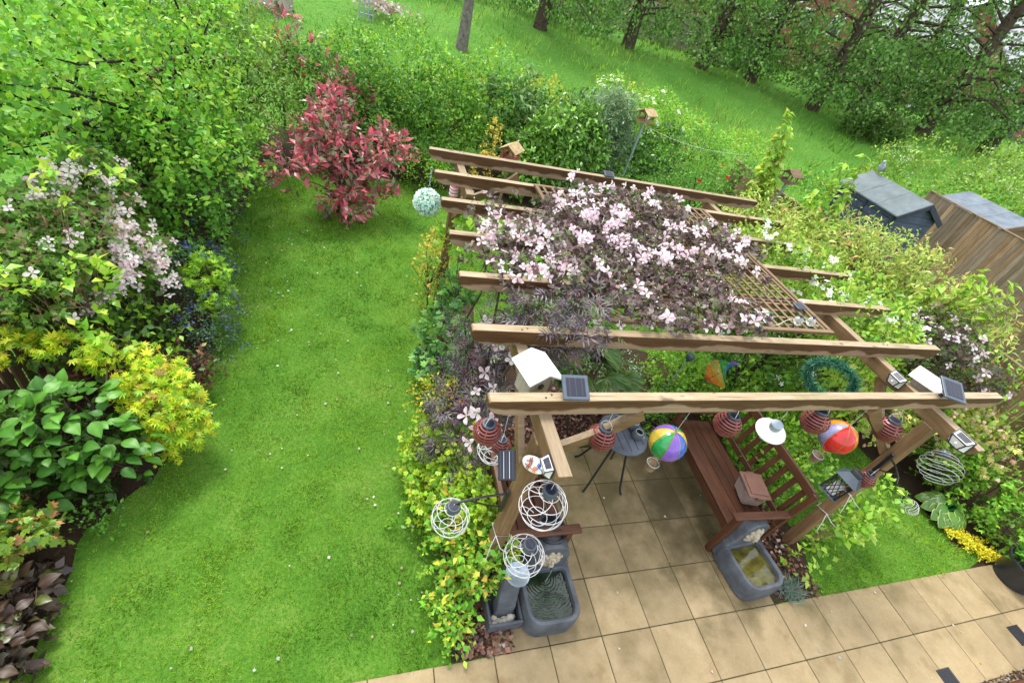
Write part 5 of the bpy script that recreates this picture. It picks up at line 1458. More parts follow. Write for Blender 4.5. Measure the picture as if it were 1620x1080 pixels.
flowers(pc, "flower", PINK, np.concatenate(pts) + np.array([.06, -.10, .07]), np.concatenate(nr), .044, rg)

P, D = SH[pc.name]; i = rg.choice(np.where((D[:, 0] > -.2) & (D[:, 1] < .6))[0], 60)
flowers(pc, "flower", PINK, P[i] + D[i] * .14, D[i] * .5 + np.array([.4, -.4, .7]), .04, rg)
rg2 = np.random.default_rng(71); i = rg2.choice(len(P), 420)
scatter(pc, "seed_stalks", P[i] + D[i] * .12 + rg2.normal(size=(420, 3)) * .05, .06, 'n2', [(.36, .24, .15, 3), (.28, .20, .10, 2), (.45, .33, .24, 1)], "petal", rg2)
# fruit tree over the border
shrub("apple_tree", "bright green broad leaved small tree over the flowering border", "tree", (-4.25, 4.2, 0),
      [(-4.2, 4.0, 1.85, .95, 1.2, .8), (-4.3, 5.3, 2.1, 1.0, 1.2, .9), (-3.75, 3.4, 1.5, .6, .7, .6), (-4.6, 3.1, 2.2, .7, .9, .65), (-4.9, 2.3, 2.1, .5, .7, .5), (-3.55, 4.4, 1.15, .42, .6, .45), (-4.5, 6.2, 2.5, .9, .9, .7), (-5.3, 4.4, 2.7, .9, 1.2, .6), (-4.75, 2.3, 1.55, .35, .8, .6), (-5.2, 2.0, 1.9, .5, .7, .5)],
      1500, 13, .22, .07, 'l4', [(.11, .31, .022, 4), (.16, .38, .03, 3), (.065, .22, .02, 3), (.25, .42, .05, .8)], seed=13, trunk_r=.06, trunk_to=(-4.25, 4.3, 1.7), n_stems=40, stem="trunk", crown="crown", stem_mat="twig_dark", tips=(.27, .44, .04, .25), lo=.35, cvar=.28, droop=.12)
shrub("willow_leaved_tree", "small tree with narrow green leaves and reddish tips behind the apple tree", "tree", (-4.2, 7.2, 0),
      [(-4.1, 7.2, 1.6, .9, .9, .9), (-3.6, 6.6, 1.1, .6, .6, .7), (-4.6, 8.0, 2.1, .9, .8, .8), (-3.3, 7.6, 1.2, .6, .6, .7)],
      900, 12, .26, .09, 'w4', [(.10, .24, .03, 4), (.15, .29, .04, 3), (.06, .16, .02, 2)], seed=14, trunk_r=.05, n_stems=24, stem="trunk", crown="crown", tips=(.32, .20, .07, .12), droop=.35, lo=.4)
cp = shrub("pale_climber", "pale pink flowered climber at the far end of the dark fence", "climber", (-4.55, 7.6, 0), [(-4.5, 7.6, 2.0, .35, .5, .35)], 120, 7, .14, .05, 'trifol', G_MID, seed=15, n_stems=8)
rg = np.random.default_rng(24); P, D = SH[cp.name]; i = rg.choice(len(P), 40)
flowers(cp, "flower", PINK, P[i] + D[i] * .1, D[i] + (0, -.3, .4), .06, rg)

# red photinias
PHO = [(.30, .055, .07, 4), (.20, .06, .065, 3), (.17, .10, .08, 3), (.06, .09, .04, 3), (.42, .15, .17, 2), (.12, .16, .06, 2)]
shrub("photinia", "red leaved photinia bush standing alone on the lawn", "shrub", (-2.27, 5.10, 0),
      [(-2.25, 5.25, .88, .45, .4, .34), (-2.85, 4.95, .72, .36, .36, .26), (-1.55, 5.55, .95, .36, .34, .30), (-2.35, 5.65, 1.2, .36, .32, .22), (-2.15, 4.85, .34, .38, .26, .20), (-1.75, 5.2, .5, .28, .26, .28), (-2.1, 4.95, .2, .32, .24, .16), (-2.45, 5.5, 1.45, .26, .24, .2), (-2.6, 5.3, 1.15, .26, .26, .22)],
      400, 9, .14, .12, 'w4', PHO + [(.13, .17, .08, 2)], "leaf_gloss", seed=16, tips=(.50, .10, .14, .5), trunk_r=.03, stem_mat="twig", n_stems=30, up=.5, lo=.25, wid=1.3, jit=.5, flat=.3, gain=1.55)
shrub("photinia", "smaller red photinia shoots behind the lone red bush", "shrub", (-2.6, 7.1, 0), [(-2.4, 7.0, 1.35, .5, .4, .35), (-3.0, 7.4, 1.6, .3, .3, .35), (-2.1, 7.1, 1.1, .5, .35, .4)], 70, 8, .14, .10, 'w4', PHO + [(.10, .2, .04, 4)], "leaf_gloss", seed=17, tips=(.36, .05, .06, .5), up=.6, wid=1.3)
shrub("photinia", "dark red photinia sprays high up by the field edge", "shrub", (-3.4, 8.3, 0), [(-3.35, 8.3, 1.75, .22, .25, .35)], 20, 9, .16, .10, 'w4', PHO, "leaf_gloss", seed=18, up=.7, wid=1.3, n_stems=10)

# --- hedge of mixed shrubs along the back
def hs(label, base, blobs, clumps, per, L, size, tm, pal, mat="leaf", name="hedge_shrub", **k):
    return shrub(name, label, "shrub", base, blobs, clumps, per, L, size, tm, pal, mat, "mixed shrubs of the back border", **k)
hs("dark green shrub directly behind the lone red bush", (-1.6, 7.3, 0), [(-1.6, 7.2, .9, .7, .5, .9), (-.9, 7.0, .75, .5, .45, .75), (-2.6, 7.6, 1.0, .7, .5, .9)], 900, 11, .18, .07, 'l4', G_DARK + [(.12, .26, .02, 3)], seed=30, tips=(.20, .36, .03, .3))
hs("yellow green privet like shrub at the centre of the back hedge", (-.4, 7.6, 0), [(-.4, 7.5, 1.15, .8, .55, .95), (.3, 7.7, 1.4, .7, .5, .85), (-1.2, 8.1, 1.35, .8, .5, .85), (-2.2, 8.5, 1.2, .8, .5, .8)], 1350, 12, .2, .065, 'l4', G_MID + [(.16, .36, .03, 3)], seed=31, tips=(.26, .44, .03, .35))
hs("low bright green shrub at the foot of the hedge by the lawn", (-.75, 6.6, 0), [(-.75, 6.6, .35, .45, .35, .35)], 220, 10, .12, .045, 'l4', G_LIME, seed=32)
hs("tall grey green long leaved shrub rising above the hedge", (.85, 8.0, 0), [(.85, 7.9, 1.35, .5, .45, .6), (1.0, 8.0, 1.85, .3, .25, .3), (1.4, 7.9, 1.0, .45, .4, .6)], 260, 9, .26, .15, 'w4', [(.10, .24, .06, 4), (.15, .31, .10, 3), (.06, .15, .03, 3)], seed=33, droop=.45, tips=(.30, .36, .16, .12))
hs("slender golden variegated shrub in front of the hedge", (.38, 6.55, 0), [(.38, 6.6, .9, .13, .13, .5), (.3, 6.6, .5, .2, .2, .3)], 110, 9, .1, .05, 'l4', [(.50, .42, .07, 4), (.32, .35, .05, 2)], seed=34, n_stems=10, trunk_r=.012)
hs("glossy laurel with broad drooping leaves in the back hedge", (1.75, 7.0, 0), [(1.7, 6.9, 1.0, .65, .5, .75), (1.2, 6.7, .65, .45, .4, .6), (2.3, 7.1, 1.1, .55, .45, .75)], 900, 9, .18, .12, 'l4', [(.08, .22, .02, 4), (.13, .31, .03, 3), (.05, .14, .016, 3)], "leaf_gloss", seed=35, droop=.35, wid=.8)
hs("grey green feathery shrub left of the tall bird table", (3.0, 7.6, 0), [(2.95, 7.5, 1.1, .6, .5, .9), (3.1, 7.7, 1.6, .45, .4, .45)], 900, 11, .24, .10, 'n2', G_GREY, seed=36, droop=.3, wid=1.4)
ws = hs("white flowered bush behind the tall bird table", (4.3, 8.6, 0), [(4.2, 8.4, 1.15, .75, .5, .9), (5.0, 8.9, 1.3, .8, .5, .8), (3.6, 8.9, 1.5, .7, .5, .7)], 1100, 11, .2, .065, 'l4', G_LIME + [(.09, .22, .02, 4)], seed=37)
rg = np.random.default_rng(25)
WHITE = [flower_mesh("flower", 5, [(.85, .85, .80), (.88, .88, .86), (.82, .80, .76)], (.7, .62, .2), 230 + k, w=.5) for k in range(4)]
P, D = SH[ws.name]; i = rg.choice(np.where(D[:, 2] > 0)[0], 70); flowers(ws, "flower", WHITE, P[i] + D[i] * .18, D[i] + (0, -.4, .4), .06, rg)
hs("dense low green shrub between bird table and pergola", (3.6, 6.3, 0), [(3.6, 6.3, .45, .7, .45, .45), (4.5, 6.6, .5, .6, .45, .5), (2.5, 6.2, .4, .6, .4, .4)], 620, 10, .14, .055, 'l4', G_DARK + [(.10, .24, .02, 3)], seed=38)
rs = hs("rose bush with a few red blooms by the far fence corner", (4.9, 6.2, 0), [(4.9, 6.1, .8, .5, .5, .6), (5.3, 7.2, 1.1, .5, .7, .75), (5.6, 5.9, 1.3, .3, .6, .45)], 620, 9, .15, .06, 'l4', G_MID + [(.15, .14, .03, 1)], seed=39)
REDF = [flower_mesh("flower", 7, [(.62, .02, .02), (.55, .03, .03)], (.4, .05, .02), 240 + k, w=.5, cup=.3) for k in range(2)]
flowers(rs, "flower", REDF, np.array([(4.6, 5.9, 1.2), (5.2, 6.2, 1.5), (5.1, 5.8, 1.4)]), np.array([(0, -.5, 1.)] * 3), .045, rg)
hs("yellow green wild shrub in the long grass behind the hedge", (2.2, 10.0, 0), [(2.2, 9.8, .8, 1.2, .6, .7), (.2, 9.6, .7, 1.2, .6, .6), (4.6, 10.2, .9, 1.1, .6, .7)], 1000, 10, .24, .075, 'l4', G_YEL + [(.12, .25, .02, 4)], seed=40, tips=(.45, .42, .05, .4))
hs("bushy pale shrub at the field edge past the fence corner", (7.0, 10.4, 0), [(7.0, 10.2, .7, 1.1, .6, .7), (9.0, 10.6, .6, 1.0, .6, .6)], 420, 10, .24, .08, 'l4', G_LIME, seed=41, tips=(.36, .40, .06, .35))

hs("dense dark evergreen filling the back border between the lighter shrubs", (1.2, 7.9, 0), [(-2.0, 8.0, .8, .7, .4, .75), (-.8, 7.9, .85, .7, .4, .8), (.5, 8.2, 1.0, .7, .4, .85), (1.7, 7.7, 1.0, .7, .4, .85), (2.8, 8.2, 1.0, .7, .4, .85), (3.9, 7.7, .8, .7, .4, .75), (5.0, 8.2, .8, .7, .4, .7)], 1500, 10, .18, .085, 'l4', [(.035, .12, .018, 4), (.06, .18, .022, 3), (.10, .27, .03, 2)], "leaf_gloss", seed=42, n_stems=20, lo=.4, tips=(.16, .36, .04, .2))
# --- beside the pergola: dark elder, ferns, variegated mound
shrub("black_elder", "black lace leaved elder growing through the pergola side", "shrub", (-.98, .35, 0),
      [(-.95, .45, .85, .26, .28, .28), (-1.18, .24, .75, .18, .20, .18), (-.75, .30, 1.45, .26, .26, .32), (-.62, .18, 1.92, .30, .24, .18), (-.9, .8, 1.2, .2, .22, .24), (-.75, .52, 1.95, .26, .24, .16), (-1.12, -.05, .62, .20, .20, .20), (-.42, .08, 2.12, .30, .20, .14), (-.62, -.02, 2.0, .22, .16, .16)],
      350, 8, .14, .095, 'lace', [(.06, .054, .06, 4), (.10, .09, .098, 3), (.17, .155, .165, 2.5), (.14, .06, .07, .9), (.12, .18, .07, 1.8)], "leaf_dark", seed=50, stem_mat="twig_dark", n_stems=30, trunk_r=.025, droop=.2, flat=.6, wid=1.3, lo=.35)
shrub("variegated_mound", "green and yellow variegated mound at the foot of the corner post", "shrub", (-1.05, -.72, 0), [(-1.05, -.62, .30, .22, .30, .30), (-.95, -.85, .42, .16, .16, .26), (-1.18, -1.0, .12, .15, .2, .12), (-1.12, -.4, .45, .2, .22, .22)],
      430, 7, .09, .055, 'l4', [(.15, .36, .03, 5), (.36, .40, .04, 2), (.46, .40, .07, .8), (.09, .26, .025, 4)], seed=51, stem_mat="twig_pale", n_stems=18, trunk_r=.012, lo=.35)
shrub("trailing_periwinkle", "trailing green stems creeping from the mound onto the lawn", "plant", (-1.22, -.75, 0), [(-1.28, -.6, .08, .12, .30, .08), (-1.38, -.25, .06, .22, .1, .06), (-1.24, -1.1, .10, .12, .2, .1)], 90, 6, .09, .045, 'l4', G_LIME, seed=52, n_stems=16, trunk_r=.006, droop=.2)
shrub("ferny_shrub", "lime green feathery foliage between the elder and the corner post", "shrub", (-1.1, -.15, 0), [(-1.15, -.2, .32, .28, .32, .28), (-1.08, .12, .52, .22, .24, .2), (-1.3, .2, .28, .2, .35, .22), (-1.02, -.42, .55, .16, .2, .2)], 560, 9, .09, .042, 'lobed', [(.24, .42, .03, 4), (.34, .46, .04, 2), (.15, .33, .025, 3)], seed=53, n_stems=14, trunk_r=.01)
shrub("yellow_flowered_shrub", "small green shrub speckled with yellow behind the elder", "shrub", (-1.2, .75, 0), [(-1.22, .8, .4, .2, .2, .25), (-1.1, .45, .8, .15, .15, .2)], 120, 8, .1, .035, 'd2', [(.45, .40, .03, 3), (.12, .24, .02, 3)], seed=54)
shrub("columbine", "blue green rounded columbine leaves at the lawn edge", "plant", (-1.05, 1.75, 0), [(-1.0, 1.75, .42, .25, .40, .28), (-.85, 2.1, .65, .2, .3, .25), (-1.12, 1.4, .25, .2, .25, .2)], 190, 6, .09, .075, 'lobed', [(.10, .26, .06, 4), (.15, .34, .06, 3), (.06, .18, .05, 2)], seed=55, n_stems=14, trunk_r=.008, flat=1.0)
shrub("lime_climber", "lime green big leaved climber under the middle rafters", "climber", (-.85, 2.2, 0), [(-.75, 1.9, 1.5, .22, .3, .25), (-.8, 2.35, 1.6, .15, .2, .2), (-.85, 2.6, 1.1, .2, .25, .4)], 70, 7, .11, .09, 'l4', [(.20, .40, .03, 4), (.13, .31, .025, 3)], seed=56, n_stems=14, trunk_r=.01, flat=.9)
shrub("yellow_twiggy_shrub", "thin yellow leaved twiggy shrub by the back post", "shrub", (-1.05, 2.75, 0), [(-1.08, 2.7, .75, .14, .28, .55), (-1.0, 3.1, .5, .2, .2, .4)], 130, 7, .1, .04, 'l4', [(.36, .36, .035, 4), (.45, .33, .05, 1.5), (.14, .25, .02, 3)], seed=57, stem_mat="twig", n_stems=24, trunk_r=.012)

# --- vine on the trellis: dark foliage with masses of pink flowers
vine = thing("clematis_vine", "clematis with dark bronze leaves and pale pink flowers sprawling over the trellis", "climber", (-.55, .9, 0))
rg = np.random.default_rng(26)
VZ = RTOP + .03
def vine_pts(n, tight):
    """sprawl over the trellis, thin along two bare strips and spilling off one side"""
    out = []
    while len(out) < n:
        x, y = rg.uniform(-1.15, 1.72), rg.uniform(-.15, 2.28)
        e = ((x - .35) / 1.40) ** 2 + ((y - .86) / 1.12) ** 2
        bare = (x > 1.0 and y < .52 + .5 * (x - 1.0)) or ((x - .92) ** 2 / .10 + (y - 1.02) ** 2 / .035 < 1) or (x < .0 and y > 1.72) or (x > 1.30 and y < .95)
        dens = max(0, 1.15 - e * .75) * (.10 if bare else 1) * (.55 + .9 * float(vnoise(np.array([x]), np.array([y]), 3.2, 77)[0]))
        if x < -.3 and not (.3 < y < 1.5): dens *= .15
        if rg.random() < dens * tight: out.append((x, y))
    return np.array(out)
q = vine_pts(1200, .85)
zz = VZ + .02 + .10 * vnoise(q[:, 0], q[:, 1], 3, 78) + np.where(q[:, 0] < -.35, -.12 + rg.normal(size=len(q)) * .1, 0)
P = np.stack([q[:, 0], q[:, 1], zz], -1); D = unit(np.stack([rg.normal(size=len(q)), rg.normal(size=len(q)), np.abs(rg.normal(size=len(q))) + .3], -1))
p, d, n_, t_ = sprigs(P, D, 8, .085, rg, .1, .7, .5)
c = pick([(.13, .085, .078, 4), (.20, .145, .135, 3), (.075, .048, .044, 3), (.14, .18, .07, 2.5), (.28, .22, .19, 1.6)], len(p), rg)
o = link("foliage", cloud_mesh("foliage", p - np.array(vine.location), d, n_, (.042) * rg.uniform(.6, 1.25, len(p)), 'trifol', c, "leaf"), vine); o["kind"] = "stuff"
i = rg.choice(len(P), 420)
scatter(vine, "buds", P[i] + np.array([0, 0, .08]) + rg.normal(size=(420, 3)) * .03, .018, 'l4', [(.62, .60, .40, 3), (.70, .60, .55, 2)], "petal", rg)
mb = MB()
for k in range(46):
    a = P[rg.integers(len(P))]; b = a + np.array([rg.normal() * .35, rg.normal() * .35, 0])
    b[:2] = np.clip(b[:2], (-.9, -.1), (1.7, 2.2))
    m = (a + b) / 2 + (0, 0, .05)
    mb.tube([np.array(s) - np.array(vine.location) for s in ((a[0], a[1], VZ + .01), tuple(m), (b[0], b[1], VZ + .03))], .004, 4)
for a in ((-.93, .45), (-.9, 1.2), (-.88, .0)):
    mb.tube([Vector((a[0], a[1], z)) + Vector((rg.normal() * .03, rg.normal() * .03, 0)) - vine.location for z in np.linspace(0, VZ, 7)], .010, 5)
part(vine, "stem", mb, "twig", True)
VF = [flower_mesh("flower", 4 + (k == 9), [(.82, .68, .72), (.84, .76, .78), (.78, .55, .64), (.86, .81, .82)], (.60, .58, .34), 260 + k, w=(.40, .48, .44, .36)[k % 4], cup=(.1, .3, .55, -.1, .2)[k % 5], size=(1, .85, .75, 1.1)[k % 4]) for k in range(14)]
q = vine_pts(760, .9)
# flowers gather in drifts
q = q[vnoise(q[:, 0], q[:, 1], 4.5, 80) > .47][:280]
extra = np.array([(-.95, .9), (-1.0, 1.05), (-.9, 1.1), (-.85, 1.2), (-1.05, .95), (-.8, 1.05), (-.7, 1.15), (-.95, 1.2), (-.75, .9), (-.55, .75), (-.62, .85), (-.7, .7), (-.5, .9), (-.8, .95), (-.66, 1.0), (-.4, .66), (-.85, .6), (-.58, .55), (-.75, .5), (.05, 2.05), (.1, 2.15), (.0, 1.95), (.12, 1.9), (.18, 2.2)])
q = np.concatenate([q, extra])
fz = VZ + .12 + .09 * vnoise(q[:, 0], q[:, 1], 3, 78) + np.where(q[:, 0] < -.35, -.08, 0)
nn = np.array([-.25, -.55, .7]) + rg.normal(size=(len(q), 3)) * .6
flowers(vine, "flower", VF, np.stack([q[:, 0], q[:, 1], fz], -1), nn, .046, rg)
hang = np.array([(-.35, -.02, 2.12), (-.2, -.04, 2.14), (.05, -.03, 2.16), (.2, -.05, 2.14), (.35, -.02, 2.18), (.5, -.04, 2.17), (.62, -.03, 2.19), (.75, -.02, 2.16), (-.5, .0, 2.1), (-1.0, .15, 1.45), (-1.05, .1, 1.3), (-.98, -.05, 1.5), (-1.1, -.15, 1.35), (-1.15, -.1, 1.25), (-1.08, -.4, 1.55), (-1.14, -.35, 1.45), (-1.2, -.45, 1.4), (-.95, .2, 1.7), (-.9, .0, 1.75), (-1.0, .45, 1.7), (-.85, .3, 1.85)])
flowers(vine, "flower", VF, hang, np.array([-.5, -.6, .6]) + rg.normal(size=(len(hang), 3)) * .3, .06, rg)

# --- under and behind the pergola
pm = thing("fan_palm", "small fan palm with pleated green leaves behind the round table", "palm", (.60, 1.0, 0))
rg = np.random.default_rng(27); mb = MB()
fm_ = TM['n2']
for k in range(15):
    a = rg.uniform(0, 6.28); el = rg.uniform(.35, 1.2); L = rg.uniform(.30, .48)
    top = np.array([math.cos(a) * math.cos(el) * L, math.sin(a) * math.cos(el) * L, .32 + math.sin(el) * L])
    mb.tube([(0, 0, .28), tuple(top * .5 + np.array([0, 0, .2])), tuple(top)], .006, 5)
    out = unit(np.array([math.cos(a), math.sin(a), .25])); side = np.array([-math.sin(a), math.cos(a), 0]); n = 26
    th_ = np.linspace(-1.9, 1.9, n)
    dd = out[None] * np.cos(th_)[:, None] + side[None] * np.sin(th_)[:, None] + np.array([0, 0, -.12]) * (np.abs(th_) / 1.9)[:, None]
    link("frond", cloud_mesh("frond", np.repeat(top[None], n, 0), dd, np.cross(dd, np.cross(out, side) * 0 + np.array([0, 0, 1.])) * .6 + np.array([0, 0, 1.]), rg.uniform(.24, .3, n), 'n2',
         pick([(.11, .22, .05, 3), (.16, .28, .07, 2), (.07, .15, .03, 2)], n, rg), "leaf_gloss", .9), pm)
mb.lathe([(.045, 0), (.05, .1), (.045, .24), (.02, .32)], 10)
part(pm, "trunk", mb, "twig", True)
wf = shrub("white_flower_carpet", "low plant covered in tiny white flowers behind the table", "plant", (1.35, 1.75, 0), [(1.3, 1.6, .10, .45, .45, .14), (1.0, 2.0, .10, .4, .4, .14)], 260, 7, .08, .035, 'd2', G_DARK, seed=58, n_stems=6, trunk_r=.006)
rg = np.random.default_rng(28); P, D = SH[wf.name]; i = rg.choice(len(P), 420)
scatter(wf, "tiny_flowers", P[i] + D[i] * .05 + rg.normal(size=(420, 3)) * .03 + (0, 0, .05), .026, 'l4', [(.85, .86, .88, 5), (.75, .75, .85, 2)], "petal", rg, jit=.4)
shrub("green_shrub", "bright green rounded shrub seen under the second rafter", "shrub", (1.95, 1.25, 0), [(1.9, 1.25, .30, .32, .35, .3), (2.2, 1.0, .25, .25, .3, .25)], 260, 8, .1, .05, 'l4', G_LIME, seed=59)
shrub("box_plant", "compact dark green leafy plant beyond the bench arm", "plant", (1.22, .72, 0), [(1.2, .72, .22, .22, .18, .22), (1.6, .85, .25, .25, .2, .24)], 150, 8, .08, .05, 'l4', G_MID, "leaf_gloss", seed=60)
js = shrub("jasmine", "dark leaved climber with small white flowers behind the bench", "climber", (2.55, .95, 0), [(2.5, .9, .9, .40, .45, .55), (2.75, .5, .75, .3, .35, .5), (2.3, 1.3, .7, .35, .35, .5), (2.6, 1.2, 1.3, .3, .3, .3)], 460, 8, .12, .065, 'l4', [(.05, .14, .016, 4), (.08, .21, .02, 3), (.03, .09, .012, 3)], seed=61, stem_mat="twig")
rg = np.random.default_rng(29); P, D = SH[js.name]; i = rg.choice(np.where(D[:, 2] > -.2)[0], 34); flowers(js, "flower", [flower_mesh("flower", 5, [(.86, .86, .84)], (.7, .7, .5), 300 + k, w=.3) for k in range(2)], P[i] + D[i] * .12, D[i] + (-.2, -.4, .3), .038, rg)
shrub("bench_back_shrub", "fresh green leafy shrub pushing through the bench back", "shrub", (2.45, .05, 0), [(2.35, .1, .45, .32, .50, .38), (2.2, -.35, .45, .2, .25, .35), (2.7, -.15, .4, .3, .35, .35), (2.45, .5, .55, .3, .3, .4)], 420, 7, .11, .06, 'l4', [(.12, .29, .02, 4), (.18, .37, .03, 3), (.07, .19, .018, 2)], seed=62, tips=(.24, .42, .03, .3))
shrub("honeysuckle", "climber with bright oval leaves winding round the post by the small lawn", "climber", (2.5, -.82, 0), [(2.72, -.92, .26, .14, .16, .22), (2.95, -.84, .42, .22, .16, .2), (3.15, -.74, .62, .25, .16, .2), (2.25, -1.12, .10, .14, .12, .10)], 85, 7, .11, .075, 'l4', [(.20, .42, .035, 4), (.30, .48, .07, 2), (.13, .30, .025, 2)], seed=63, n_stems=20, trunk_r=.009, lo=.35, flat=.9, stem_mat="twig_pale")
fg = thing("blue_fescue", "tuft of blue grey grass beside the olive water basin", "plant", (2.02, -1.27, 0))
rg = np.random.default_rng(30); n = 420; a = rg.uniform(0, 6.28, n); e = rg.uniform(.2, 1.3, n)
dv = np.stack([np.cos(a) * np.cos(e), np.sin(a) * np.cos(e), np.sin(e)], -1)
o = link("blades", cloud_mesh("blades", dv * .02 + rg.normal(size=(n, 3)) * (.05, .04, .0), dv, rg.normal(size=(n, 3)), rg.uniform(.08, .17, n), 'g1', pick([(.20, .29, .25, 3), (.12, .22, .15, 2), (.26, .22, .20, 1)], n, rg), "grass", .35), fg); o["kind"] = "stuff"

# --- right side planting
HOS = [big_leaf("leaf", 90 + k, (.06, .17, .03), (.10, .24, .035), edge=(.58, .58, .20), w=.44, vein=1.1, fold=.03) for k in range(4)]
ho = thing("hosta", "hosta with yellow edged green leaves beside the small lawn", "plant", (4.86, -.72, 0))
rg = np.random.default_rng(32)
for k in range(36):
    a = k * 2.4; r = .05 + .23 * math.sqrt(k / 36); h = .26 - .5 * r
    o = link("leaf", HOS[k % 4], ho)
    y = Vector((math.cos(a), math.sin(a), -.1 - r)).normalized(); z = Vector((-.25, -.3, 1.)); z = (z - y * z.dot(y)).normalized(); x = y.cross(z)
    o.matrix_local = Matrix.Translation((math.cos(a) * r * .6, math.sin(a) * r * .6, h)) @ Matrix((x, y, z)).transposed().to_4x4() @ Matrix.Scale(rg.uniform(.125, .16), 4)
mb = MB()
for k in range(36):
    a = k * 2.4; r = .05 + .23 * math.sqrt(k / 36); mb.tube([(0, 0, 0), (math.cos(a) * r * .3, math.sin(a) * r * .3, .1), (math.cos(a) * r * .6, math.sin(a) * r * .6, .26 - .5 * r)], .005, 4)
part(ho, "stem", mb, "enamel_green")
shrub("golden_thyme", "flat golden yellow mat spreading onto the paving corner", "plant", (4.95, -1.12, 0), [(4.78, -1.0, .03, .16, .16, .05), (4.95, -1.18, .03, .18, .16, .05), (5.05, -1.32, .03, .12, .1, .04)], 420, 8, .035, .022, 'd2', [(.55, .55, .03, 4), (.42, .48, .03, 3)], seed=64, n_stems=0, lo=.05)
pt = thing("planter_pot", "black round pot with mixed leaves at the paving corner", "pot", (5.08, -1.52, 0))
part(pt, "tub", MB().lathe([(.15, 0), (.19, .02), (.225, .26), (.235, .28), (.235, .30), (.215, .30), (.20, .24), (0, .23)], 30), "dark_plastic", True)
rg = np.random.default_rng(33); n = 160; a = rg.uniform(0, 6.28, n); r = .17 * np.sqrt(rg.random(n))
o = link("foliage", cloud_mesh("foliage", np.stack([r * np.cos(a), r * np.sin(a), rg.uniform(.24, .42, n)], -1), np.stack([np.cos(a), np.sin(a), rg.uniform(0, 1, n)], -1), np.array([0, 0, 1.]) + rg.normal(size=(n, 3)) * .3, rg.uniform(.06, .13, n), 'l4', pick(G_MID + [(.35, .32, .2, 1)], n, rg), "leaf"), pt); o["kind"] = "stuff"
shrub("border_shrub", "deep green cut leaved shrub behind the hosta", "shrub", (5.25, -.75, 0), [(5.2, -.70, .35, .28, .35, .35), (5.35, -1.15, .3, .25, .3, .3), (5.1, -.3, .5, .3, .35, .4)], 360, 8, .12, .05, 'trifol', G_LIME + [(.10, .25, .03, 4)], seed=65)
pk = shrub("pale_variegated_shrub", "pale cream and pink tipped shrub under the rounded beam end", "shrub", (4.9, .1, 0), [(4.75, .05, .85, .5, .4, .4), (5.2, -.2, .75, .4, .4, .4), (4.4, .35, .7, .4, .35, .4), (5.4, .45, .9, .35, .5, .4)], 560, 9, .13, .05, 'lobed', [(.26, .36, .06, 4), (.40, .44, .14, 3), (.14, .28, .03, 3), (.50, .36, .28, .8)], seed=66, tips=(.55, .42, .32, .14))
shrub("lilac_bush", "tall lime leaved bush between the pergola and the board fence", "shrub", (4.3, 1.3, 0), [(4.2, 1.2, 1.0, .55, .55, .65), (4.8, .9, 1.1, .5, .5, .55), (3.7, .8, .8, .45, .45, .55), (4.9, 1.8, 1.25, .45, .55, .5), (3.9, 2.1, .85, .6, .6, .6)],
      900, 9, .18, .075, 'l4', [(.15, .31, .03, 4), (.22, .38, .04, 3), (.09, .22, .02, 3)], seed=67, n_stems=30, droop=.15, tips=(.30, .44, .05, .3))
bb = shrub("bamboo", "wispy yellow green bamboo like foliage in front of the board fence", "shrub", (4.6, 3.0, 0), [(4.4, 2.9, 1.2, .7, .6, .65), (5.2, 2.4, 1.45, .5, .7, .5), (4.7, 3.9, 1.15, .7, .6, .6), (3.7, 3.3, .8, .6, .6, .6), (5.4, 1.5, 1.65, .35, .6, .35), (5.6, 3.1, 1.7, .3, .7, .3), (5.6, 2.2, 1.85, .3, .5, .25), (5.5, .9, 1.75, .3, .5, .25)],
           1300, 10, .24, .085, 'w4', [(.26, .38, .07, 4), (.34, .43, .10, 2), (.17, .30, .04, 3), (.38, .26, .10, .8)], seed=68, n_stems=30, droop=.3)
mo = shrub("mock_orange", "green bush with white flower clusters at the trellis end", "shrub", (3.3, 1.2, 0), [(2.9, 1.3, 1.85, .45, .5, .35), (3.2, .6, 1.65, .45, .45, .4), (2.6, 1.8, 1.9, .35, .4, .3), (3.5, 1.6, 1.4, .5, .5, .5), (2.4, 2.0, 1.75, .3, .3, .25), (2.75, .55, 1.95, .3, .3, .22)],
           760, 9, .15, .06, 'l4', [(.17, .34, .03, 4), (.25, .40, .05, 2), (.09, .23, .02, 3)], seed=69, n_stems=24, tips=(.32, .44, .06, .25))
rg = np.random.default_rng(34); P, D = SH[mo.name]; i = rg.choice(np.where(D[:, 2] > .1)[0], 42)
pp = (P[i][:, None] + D[i][:, None] * .14 + rg.normal(size=(42, 4, 3)) * .035).reshape(-1, 3)
flowers(mo, "flower", WHITE, pp, np.array([-.2, -.4, .9]) + rg.normal(size=(len(pp), 3)) * .3, .034, rg)
rc = shrub("pink_clematis", "dark leaved clematis with pink flowers on the fence past the pergola", "climber", (5.2, .7, 0), [(4.55, .55, 1.55, .38, .35, .28), (4.85, .25, 1.4, .35, .35, .3), (5.1, .8, 1.5, .3, .4, .3)], 340, 8, .11, .045, 'trifol', [(.05, .07, .03, 4), (.08, .05, .05, 3), (.07, .13, .03, 2)], seed=70, stem_mat="twig")
rg = np.random.default_rng(35); P, D = SH[rc.name]; i = rg.choice(np.where(D[:, 2] > .0)[0], 58); flowers(rc, "flower", VF, P[i] + D[i] * .10, D[i] * .5 + np.array([-.4, -.5, .6]), .055, rg)
